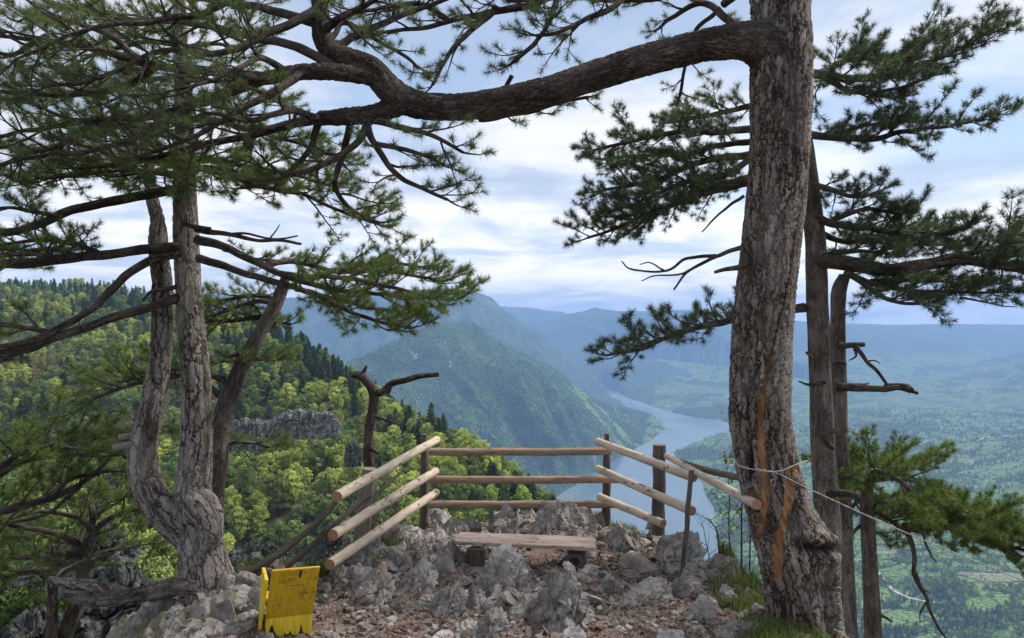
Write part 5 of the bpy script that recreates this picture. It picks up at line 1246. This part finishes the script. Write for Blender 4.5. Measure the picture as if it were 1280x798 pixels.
# ---------------------------------------------------------------- thin trunk further right with the long knotted limb
T3 = Tree('pine_tree', P(1062, 790, 8.8), 'slender dark pine trunk with a dead knotted side branch, third trunk from the big one', 'pine tree', M_BARK_C, M_NEEDLE, n_per=78, ln=.078, wd=.0023, seed=4)
T3.trunk([(1056, 345, 8.8, 7), (1049, 365, 8.8, 9), (1047, 400, 8.8, 9), (1048, 460, 8.8, 9.5), (1050, 550, 8.8, 10), (1054, 650, 8.8, 10.5), (1058, 750, 8.8, 11), (1062, 830, 8.8, 13)], 'trunk', M_BARK_D, sides=40, step=.03, wob=.1)
for s_, r0, r1 in [('1045,484,8.7; 1075,484,8.6; 1105,488,8.5; 1125,486,8.4; 1138,490,8.4; 1147,493,8.4', 5.5, 2), ('1122,484,8.5; 1108,484,8.6; 1130,483,8.4; 1138,488,8.3', 4, 4), ('1050,432,8.7; 1068,431,8.6; 1080,430,8.6', 4, 3), ('1068,431,8.6; 1078,442,8.5; 1085,455,8.5; 1098,466,8.5; 1110,482,8.5', 3, 2), ('1068,436,8.6; 1070,444,8.5; 1062,450,8.5', 2, .8), ('1085,452,8.5; 1094,452,8.5; 1100,455,8.5', 1.2, .6), ('1048,480,8.8; 1070,481,8.7; 1085,480,8.7', 2.5, 1), ('1042,455,8.7; 1052,453,8.6; 1058,456,8.6', 2, 1.5)]:
    B(T3, s_, r0, r1, bare=True)
T4 = T2
T4.trunk([(1022, 322, 8.25, 11), (1035, 326, 8.0, 9.5), (1070, 331, 7.9, 9), (1110, 338, 7.8, 8.5), (1150, 332, 7.7, 7.5), (1200, 326, 7.6, 6.5), (1240, 330, 7.5, 6), (1310, 342, 7.4, 5)], 'limb', M_BARK_C, sides=28, step=.03, wob=.15, label='heavy limb reaching right')
for s_, r0, o_ in [
    ('1150,332,7.7; 1185,322,7.6; 1230,312,7.5; 1275,300,7.4; 1320,290,7.4', 5, dict(t0=.35, side=.42)),
    ('1200,326,7.6; 1240,322,7.9; 1290,318,8.0', 5, dict(t0=.1, side=.4)), ('1220,328,7.6; 1260,335,7.2; 1310,330,7.0', 5, dict(t0=.1, side=.36)),
    ('1240,325,7.5; 1265,300,7.3; 1300,285,7.2', 4, dict(t0=.1, side=.4)),
    ('1055,340,7.9; 1090,355,7.8; 1130,362,7.7; 1180,365,7.6; 1245,365,7.6', 4.5, dict(t0=.15, side=.34)),
    ('1065,345,7.9; 1100,370,7.6; 1130,380,7.5; 1160,378,7.5', 4, dict(t0=.25, side=.3)),
    ('1090,352,7.8; 1130,350,8.2; 1170,352,8.4; 1210,358,8.5', 4, dict(t0=.2, side=.3)),
    ('1080,330,7.9; 1110,312,8.1; 1150,308,8.2; 1190,305,8.3', 4, dict(t0=.2, side=.34)),
    ('1030,320,8.0; 1070,312,7.8; 1110,318,7.6', 4, dict(t0=.3, side=.28)), ('1040,275,8.0; 1080,262,7.8; 1115,268,7.7', 4, dict(t0=.3, side=.28))]:
    k2 = dict(kr); k2.update(o_); B(T4, s_, r0, 1.6, **k2)
B(T4, '1200,372,7.6; 1240,380,7.6; 1270,384,7.6', 1.5, .6, bare=True)

# ---------------------------------------------------------------- low pine at the right
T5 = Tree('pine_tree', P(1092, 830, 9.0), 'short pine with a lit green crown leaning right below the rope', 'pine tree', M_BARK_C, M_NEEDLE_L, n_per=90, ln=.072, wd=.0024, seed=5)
T5.trunk([(1082, 600, 9.0, 8), (1084, 640, 9.0, 8.5), (1087, 700, 9.0, 9), (1091, 780, 9.0, 10), (1095, 850, 9.0, 12)], 'trunk', M_BARK_D, sides=30, step=.03, wob=.12)
for s_, r0, o_ in [
    ('1084,612,9.0; 1070,598,8.8; 1055,596,8.7', 4, dict(t0=.1)), ('1084,608,9.0; 1100,592,9.2; 1125,588,9.3; 1145,600,9.3', 5, dict(t0=.1)),
    ('1084,605,9.0; 1095,590,8.7; 1115,595,8.6; 1140,612,8.5; 1165,628,8.5', 5, dict(t0=.1)),
    ('1086,640,9.0; 1105,632,8.9; 1130,640,8.8; 1160,652,8.7; 1190,662,8.7; 1215,672,8.7', 6, dict(t0=.2)),
    ('1100,635,8.9; 1130,628,9.2; 1170,640,9.3; 1200,655,9.3', 5, dict(t0=.15)),
    ('1160,652,8.7; 1200,650,8.6; 1235,658,8.5; 1275,668,8.5; 1310,672,8.5', 5, dict(t0=.1)),
    ('1190,662,8.7; 1230,676,8.6; 1265,684,8.5; 1300,690,8.5', 5, dict(t0=.1)), ('1200,665,8.7; 1240,668,9.0; 1285,672,9.2', 4, dict(t0=.1)),
    ('1084,600,9.0; 1080,588,9.2; 1070,582,9.4', 4, dict(t0=.0)), ('1086,625,9.0; 1072,628,9.3; 1060,640,9.4', 4, dict(t0=.2)), ('1090,640,9.0; 1110,650,9.4; 1125,660,9.6; 1140,664,9.7', 3, dict(t0=.3, side=.3))]:
    k2 = dict(side=.50, spacing=.085, up=.18, dens=1.7); k2.update(o_); B(T5, s_, r0, 1.6, **k2)
for s_, r0, r1 in [('1130,655,8.8; 1142,690,8.8; 1144,720,8.8; 1160,750,8.8; 1170,780,8.8; 1182,800,8.8', 3.5, 1.2), ('1144,715,8.8; 1152,735,8.8; 1162,742,8.8', 2, .8), ('1150,655,8.8; 1162,690,8.8; 1170,702,8.8', 2, .8), ('1092,768,9.0; 1105,772,8.9; 1114,778,8.9', 3, 1.2), ('1085,655,9.0; 1070,662,9.0; 1060,672,9.0', 3, 1.5), ('1160,752,8.8; 1150,765,8.8; 1148,780,8.8', 1.5, .6)]:
    B(T5, s_, r0, r1, bare=True)

# ---------------------------------------------------------------- the forked pine on the left
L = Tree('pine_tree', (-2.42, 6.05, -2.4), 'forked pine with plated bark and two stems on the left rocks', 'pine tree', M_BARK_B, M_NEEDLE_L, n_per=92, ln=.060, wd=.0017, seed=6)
L.trunk([(222, -60, 6.2, 5), (226, 60, 6.2, 8), (230, 150, 6.15, 10.5), (231, 240, 6.1, 13), (233, 300, 6.1, 14.5), (238, 400, 6.05, 15.5), (245, 480, 6.0, 17), (245, 560, 6.0, 18), (240, 610, 6.0, 21), (243, 645, 6.0, 25), (250, 680, 6.0, 27), (257, 720, 6.0, 31), (265, 755, 6.0, 36), (270, 800, 6.0, 44)], sides=110, step=.014, wob=.10)
L.trunk([(186, 190, 6.2, 5), (189, 245, 6.2, 7), (197, 275, 6.2, 8), (198, 305, 6.2, 11), (203, 360, 6.15, 11.5), (203, 410, 6.1, 12), (199, 460, 6.1, 12), (190, 510, 6.05, 14), (181, 550, 6.0, 15.5), (180, 585, 6.0, 17), (192, 622, 6.0, 18), (216, 648, 6.0, 21), (242, 672, 6.0, 22), (252, 700, 6.02, 18)], 'stem', sides=90, step=.014, wob=.12, label='curved left stem with broken top')
L.trunk([(240, 622, 5.93, 15), (252, 634, 5.9, 20), (262, 652, 5.92, 16), (266, 680, 5.95, 12)], 'burl', sides=60, step=.014, wob=.2)
L.trunk([(262, 742, 5.9, 13), (240, 733, 5.85, 12), (205, 736, 5.8, 10.5), (170, 744, 5.75, 9.5), (130, 749, 5.7, 9), (105, 748, 5.7, 8), (82, 745, 5.7, 5)], 'root', M_BARK_L2, sides=50, step=.02, wob=.14, label='thick bent branch low on the left')
L.trunk([(170, 748, 5.75, 8), (130, 737, 5.75, 8), (100, 732, 5.75, 7), (72, 728, 5.8, 5), (60, 724, 5.8, 3)], 'root', M_BARK_L2, sides=30, step=.02, wob=.14)
L.trunk([(180, 560, 6.0, 6), (164, 557, 5.92, 5), (150, 558, 5.88, 4.5), (141, 561, 5.85, 4.5)], 'stub', M_GREYP, sides=24, step=.02, wob=.1, label='pale sawn stub'); L.trunk([(182, 547, 6.05, 4.5), (165, 545, 6.0, 4), (149, 548, 5.98, 4)], 'stub', M_GREYP, sides=24, step=.02, wob=.1)
L.trunk([(357, 345, 6.9, 5), (352, 362, 6.9, 7), (341, 388, 6.85, 8), (323, 420, 6.8, 8.5), (305, 452, 6.8, 10), (291, 485, 6.8, 11.5), (279, 520, 6.8, 12), (273, 560, 6.8, 12), (270, 610, 6.8, 11), (268, 660, 6.8, 11), (268, 740, 6.8, 12)], 'stem', M_BARK_D, sides=50, step=.03, wob=.12, label='dark stem leaning right behind')
for s_, r0, r1 in [('222,237,6.0; 180,244,5.9; 150,248,5.8; 110,260,5.7; 75,272,5.6; 35,285,5.5; -15,293,5.4', 6.5, 5), ('225,308,6.0; 180,312,5.9; 130,320,5.8; 70,326,5.7; 10,330,5.6; -20,333,5.6', 6, 6), ('224,317,6.0; 190,325,5.9; 160,342,5.8; 138,362,5.8; 118,385,5.7; 85,405,5.6; 40,425,5.5; -10,437,5.5', 5.5, 4), ('224,372,6.0; 205,378,5.9; 175,388,5.8; 130,400,5.7; 80,420,5.6; 30,436,5.6; -10,442,5.5', 6, 5),
                   ('222,358,6.0; 205,358,5.9; 190,362,5.9; 178,376,5.9', 3, 1.5), ('246,287,6.0; 268,288,5.9; 290,293,5.8; 315,302,5.8; 350,302,5.8; 375,305,5.8', 4, 1.6), ('230,280,6.0; 240,283,5.9; 262,287,5.9', 3, 3), ('290,293,5.8; 310,294,5.8; 340,298,5.9; 370,294,5.9', 2, 1), ('335,302,5.8; 345,290,5.8; 350,282,5.8', 1.2, .6)]:
    B(L, s_, r0, r1, bare=True)
kl = dict(side=.38, spacing=.10, up=.16, dens=1.3)
for s_, r0, o_ in [
    ('246,300,6.0; 280,310,5.9; 320,328,5.8; 360,346,5.8; 410,360,5.7; 460,366,5.7; 520,372,5.6; 562,378,5.6', 6, dict(t0=.42, side=.34)),
    ('248,323,6.0; 280,333,5.9; 325,348,5.8; 370,362,5.7; 410,380,5.6; 450,394,5.6; 495,408,5.5; 515,412,5.5', 5.5, dict(t0=.5, side=.24)),
    ('330,332,5.8; 370,330,6.1; 420,340,6.3; 470,342,6.4; 520,345,6.4; 560,352,6.4', 4, dict(t0=.3, side=.30)),
    ('350,342,5.8; 400,346,5.5; 450,352,5.4; 500,362,5.3; 540,375,5.3', 4, dict(t0=.3, side=.28)),
    ('380,352,5.8; 430,335,6.2; 480,330,6.5; 530,335,6.6', 3.5, dict(t0=.3, side=.28)),
    ('280,312,5.9; 310,322,6.3; 340,325,6.6; 380,330,6.8', 3, dict(t0=.4, side=.24)),
    ('370,362,5.7; 410,372,6.0; 450,382,6.2; 500,388,6.3; 520,392,6.3', 3, dict(t0=.25, side=.24)),
    # bright pads crossing the stems at y 200-260
    ('232,225,6.1; 200,215,5.8; 160,212,5.6; 120,215,5.5; 70,225,5.4', 5, dict(t0=.15)), ('232,215,6.1; 265,212,5.9; 300,222,5.8; 340,236,5.7; 380,245,5.7; 420,262,5.7; 462,275,5.7', 5, dict(t0=.15)),
    ('232,200,6.1; 270,200,6.4; 320,210,6.6; 370,222,6.7; 415,235,6.8', 4.5, dict(t0=.15)), ('231,205,6.1; 190,200,6.4; 140,205,6.6; 90,215,6.7; 30,228,6.8', 4.5, dict(t0=.15)),
    ('231,190,6.1; 240,205,5.7; 260,215,5.5; 290,225,5.4; 320,235,5.4', 4, dict(t0=.1)), ('231,195,6.1; 215,208,5.7; 185,218,5.5; 150,222,5.4', 4, dict(t0=.1)),
    ('230,150,6.1; 270,150,6.0; 320,165,5.9; 370,180,5.9; 420,195,6.0', 5, dict(t0=.2)), ('230,140,6.1; 190,142,6.0; 140,160,5.9; 90,175,5.9; 40,190,5.9', 5, dict(t0=.2)),
    ('228,100,6.1; 260,100,6.3; 310,110,6.5; 350,130,6.6', 4, dict(t0=.2)), ('228,95,6.1; 190,98,6.3; 140,105,6.5; 90,120,6.6', 4, dict(t0=.2)), ('226,60,6.1; 260,55,6.3; 310,60,6.5', 4, dict(t0=.2)), ('226,55,6.1; 190,55,6.3; 130,65,6.5; 90,80,6.6', 4, dict(t0=.2)),
    # left edge pads
    ('75,272,5.6; 50,268,5.5; 20,262,5.5; -20,262,5.4', 3.5, dict(t0=.15, side=.24)), ('130,320,5.8; 100,305,5.8; 60,300,5.7; 20,305,5.6; -20,310,5.5', 4, dict(t0=.15, side=.30)), ('80,325,5.7; 50,318,5.3; 20,318,5.2; -20,322,5.2', 4, dict(t0=.1, side=.34)), ('110,322,5.8; 60,312,6.0; 10,318,6.1; -20,322,6.1', 4, dict(t0=.1, side=.34)),
    ('60,415,5.6; 30,408,5.6; 0,405,5.6; -25,405,5.6', 3.5, dict(t0=.1, side=.26)), ('30,436,5.6; 10,450,5.6; -15,455,5.6', 3, dict(t0=.1, side=.16)),
    # foliage on the dark leaning stem
    ('345,380,6.9; 320,378,7.0; 290,385,7.1; 265,395,7.1', 4, dict(t0=.1, side=.32)), ('335,395,6.9; 305,400,7.2; 275,402,7.3; 255,405,7.3', 4, dict(t0=.1, side=.30)), ('348,375,6.9; 320,368,7.3; 290,372,7.5; 262,378,7.5', 4, dict(t0=.1, side=.32)), ('335,400,6.9; 350,405,7.1; 362,408,7.1', 3, dict(t0=.2, side=.18)),
    ('285,478,6.8; 260,468,6.9; 225,470,7.0; 185,478,7.0; 150,488,7.0; 115,498,7.0', 5, dict(t0=.35, side=.34)), ('280,472,6.8; 240,462,7.2; 200,466,7.4; 160,474,7.5; 125,480,7.5', 3, dict(t0=.4, side=.30)),
    ('300,452,6.8; 280,450,6.6; 262,455,6.5', 3, dict(t0=.1, side=.2)), ('305,448,6.8; 325,448,7.0; 345,446,7.1', 2.5, dict(t0=.2, side=.22)), ('275,555,6.8; 295,552,6.8; 320,556,6.9; 335,560,6.9', 3, dict(t0=.2, side=.24)), ('273,545,6.8; 250,540,6.9; 235,540,6.9', 3, dict(t0=.2, side=.22)),
    ]:
    k2 = dict(kl); k2.update(o_); B(L, s_, r0, 1.7, **k2)
for s_, r0, r1 in [('300,440,6.8; 285,445,6.7; 270,452,6.7', 3, 1.5), ('284,500,6.8; 270,488,6.8; 258,480,6.8', 6, 3), ('285,500,6.8; 275,545,6.8; 305,565,6.9; 320,585,6.9', 1.5, .7)]:
    B(L, s_, r0, r1, bare=True)

# ---------------------------------------------------------------- low pine at the left edge
Q = Tree('pine_tree', P(62, 830, 8.3), 'low pine at the left edge, its dark boughs spreading below the forked pine', 'pine tree', M_BARK_C, M_NEEDLE_L, n_per=76, ln=.075, wd=.0025, seed=7)
Q.trunk([(118, 640, 8.0, 3), (108, 690, 8.1, 7), (100, 740, 8.2, 8), (82, 790, 8.3, 9), (70, 840, 8.3, 10)], sides=30, step=.03, wob=.15); Q.trunk([(66, 720, 8.1, 5), (66, 760, 8.1, 6), (64, 830, 8.2, 7)], 'stem', sides=20, step=.03, wob=.15)
for s_, r0, o_ in [
    ('-60,655,6.8; 0,640,6.9; 50,628,7.0; 90,612,7.0; 125,592,7.0; 160,590,7.0', 7, dict(t0=.2, side=.42)), ('-60,605,6.8; 0,592,6.9; 30,578,7.0; 80,570,7.0; 130,572,7.0', 7, dict(t0=.2, side=.5)),
    ('0,590,6.9; 50,568,7.3; 100,560,7.5; 150,565,7.6', 5, dict(t0=.1, side=.45)), ('-20,600,6.8; 20,568,6.6; 60,558,6.5; 110,562,6.5', 5, dict(t0=.1, side=.4)),
    ('108,690,8.1; 80,670,8.0; 40,660,7.9; 0,655,7.8; -40,650,7.7', 5, dict(t0=.1)), ('110,680,8.1; 130,655,8.2; 160,640,8.3; 185,635,8.3', 5, dict(t0=.1)), ('115,660,8.0; 90,645,7.8; 50,640,7.7; 10,650,7.6', 4, dict(t0=.1)), ('116,650,8.0; 140,628,8.3; 160,618,8.5', 4, dict(t0=.1)),
    ('105,710,8.1; 60,700,8.0; 20,698,7.9; -20,700,7.8', 5, dict(t0=.1)), ('66,725,8.1; 40,715,8.2; 10,720,8.3; -30,725,8.3', 4, dict(t0=.1)), ('100,700,8.1; 130,690,8.3; 155,680,8.5', 4, dict(t0=.1)), ('108,690,8.1; 70,690,8.6; 30,680,8.9; -10,680,9.0', 4, dict(t0=.1)), ('116,645,8.0; 110,625,8.2; 90,612,8.4; 60,608,8.5', 4, dict(t0=.1))]:
    k2 = dict(side=.55, spacing=.11, up=.3, dens=1.3); k2.update(o_); B(Q, s_, r0, 1.8, **k2)
for s_, r0, r1 in [('125,592,7.0; 90,600,6.9; 60,618,6.8; 20,640,6.8; 0,665,6.8', 3, 1), ('100,608,7.0; 60,640,6.8; 10,655,6.7; -10,670,6.7', 3, 1), ('150,565,7.0; 175,585,7.0; 182,590,7.0', 3, 1), ('108,700,8.0; 75,715,7.6; 60,735,7.4', 2, 1)]: B(Q, s_, r0, r1, bare=True)

# ---------------------------------------------------------------- dead snag behind the left rails
D = Tree('dead_tree', P(455, 716, 7.8), 'dead dark snag with two crooked arms behind the left rails', 'dead tree', M_BARK_C, M_NEEDLE, seed=8)
D.trunk([(441, 470, 7.8, 4), (447, 468, 7.8, 5), (457, 474, 7.8, 6), (466, 488, 7.8, 5.5), (468, 505, 7.8, 5.5), (463, 530, 7.8, 5.8), (460, 560, 7.8, 6.3), (462, 590, 7.8, 7), (460, 640, 7.8, 8.5), (457, 730, 7.8, 10)], sides=26, step=.025, wob=.28)
for s_, r0, r1 in [('466,492,7.8; 480,490,7.8; 490,480,7.8; 505,476,7.8; 525,470,7.8; 549,468,7.8', 5.5, 3), ('452,470,7.8; 455,464,7.8; 458,458,7.8', 3.5, 1.5), ('445,470,7.8; 439,472,7.8', 3.5, 1.5), ('466,521,7.8; 480,525,7.7; 503,530,7.6', 2.2, 1.2), ('463,560,7.8; 470,566,7.7; 474,568,7.7', 3, 1.5), ('488,482,7.8; 488,488,7.8; 485,492,7.8', 3, 1.5)]:
    B(D, s_, r0, r1, bare=True, kink=.02)

# ---------------------------------------------------------------- rope round the big trunk
rp = MB(); mm = N('worn_rope'); M_ROPE = mm.done(mm.bsdf(mm.ramp(mm.noise(mm.attr('bark'), 90, 3), [(.4, (.20, .19, .175)), (.6, (.45, .43, .40))]), .85))
tube(rp, catmull(np.array([[*P(a, b, d), .0042] for a, b, d in [(914, 560, 5.3), (921, 580, 5.05), (934, 586, 4.96), (955, 588, 4.93), (972, 592, 4.93), (1000, 606, 4.9), (1060, 634, 4.8), (1130, 665, 4.7), (1200, 694, 4.6), (1290, 730, 4.5)]]), .03), 6, True)
tube(rp, catmull(np.array([[*P(a, b, d), .0042] for a, b, d in [(923, 582, 5.02), (950, 589, 4.925), (975, 589, 4.93), (990, 583, 4.97), (1003, 578, 5.08), (1010, 576, 5.25)]]), .03), 6, True)
tube(rp, catmull(np.array([[*P(a, b, d), .008] for a, b, d in [(944, 586, 4.93), (950, 588, 4.925), (957, 588, 4.925)]]), .01), 6, True)
rope = rp.build('rope', M_ROPE, smooth=True); tag(rope, 'thin grey rope tied round the big pine trunk and running off to the right', 'rope')

# ---------------------------------------------------------------- saplings by the pine
M_SAP = mat_needle('sapling_leaf', (.13, .17, .04), (.22, .27, .07), (.33, .36, .11), .35)
def sapling(px, d, ytop, ybase, label, seed, leafy=True, r=.008, lean=0):
    rg = np.random.default_rng(seed); b = P(px, ybase, d); root = empty('sapling', b, label, 'sapling'); h = (ybase-ytop)/F*d
    wd, lf = MB(), MB(); top = np.array([lean, .0, h]); main = catmull(np.array([[0, 0, -.1, r], [lean*.3, 0, h*.35, r*.8], [lean*.6+.02, 0, h*.7, r*.55], [*top, r*.25]]), .05); tube(wd, main, 6)
    for k in range(int(h*16)):
        i = int(len(main)*(.25+.74*rg.random())); i = min(i, len(main)-1); th = rg.random()*6.28; l = (.10+.22*rg.random())*(1-.4*i/len(main))
        dr = np.array([math.cos(th), math.sin(th)*.8, .5+.5*rg.random()]); e = main[i, :3]+dr*l; tube(wd, np.array([[*main[i, :3], .003], [*(main[i, :3]+dr*l*.5+[0, 0, -.01]), .002], [*e, .0012]]), 4)
        if leafy:
            n = 12; t = rg.random(n)**.6; C = main[i, :3]+dr*l*t[:, None]+rg.normal(size=(n, 3))*.022; V, Fq = rot_quads(C, .015, rg); lf.add(V, Fq, tone=np.repeat(rg.random(n), 4))
    wd.build('stem', M_TWIG, root, smooth=True)
    if leafy: lf.build('foliage', M_SAP, root)
def rot_quads(C, size, rg, asp=.7, up=.0):
    n = len(C); a = rg.normal(size=(n, 3)); a[:, 2] *= (1-up); a /= np.linalg.norm(a, axis=1)[:, None]
    b = np.cross(a, rg.normal(size=(n, 3))); b /= np.linalg.norm(b, axis=1)[:, None]; s = size*(.6+.8*rg.random(n))[:, None]
    return np.stack([C-a*s, C+b*s*asp, C+a*s, C-b*s*asp], 1).reshape(-1, 3), np.arange(4*n).reshape(-1, 4)
sapling(927, 7.0, 540, 700, 'tallest thin leafy sapling left of the big pine trunk', 1, True, .010, .0)
sapling(913, 7.2, 575, 700, 'thin leafy sapling in the middle of the three by the big pine', 2, True, .008, -.05)
sapling(937, 6.8, 600, 700, 'short leafy sapling touching the big pine trunk', 3, True, .008, .03)
sapling(903, 7.4, 650, 700, 'bare dark twiggy sapling above the grass tuft', 4, False, .014, -.12)
sapling(890, 7.4, 635, 700, 'thinnest bare twig standing over the lake, left of the saplings', 6, False, .005, -.20)
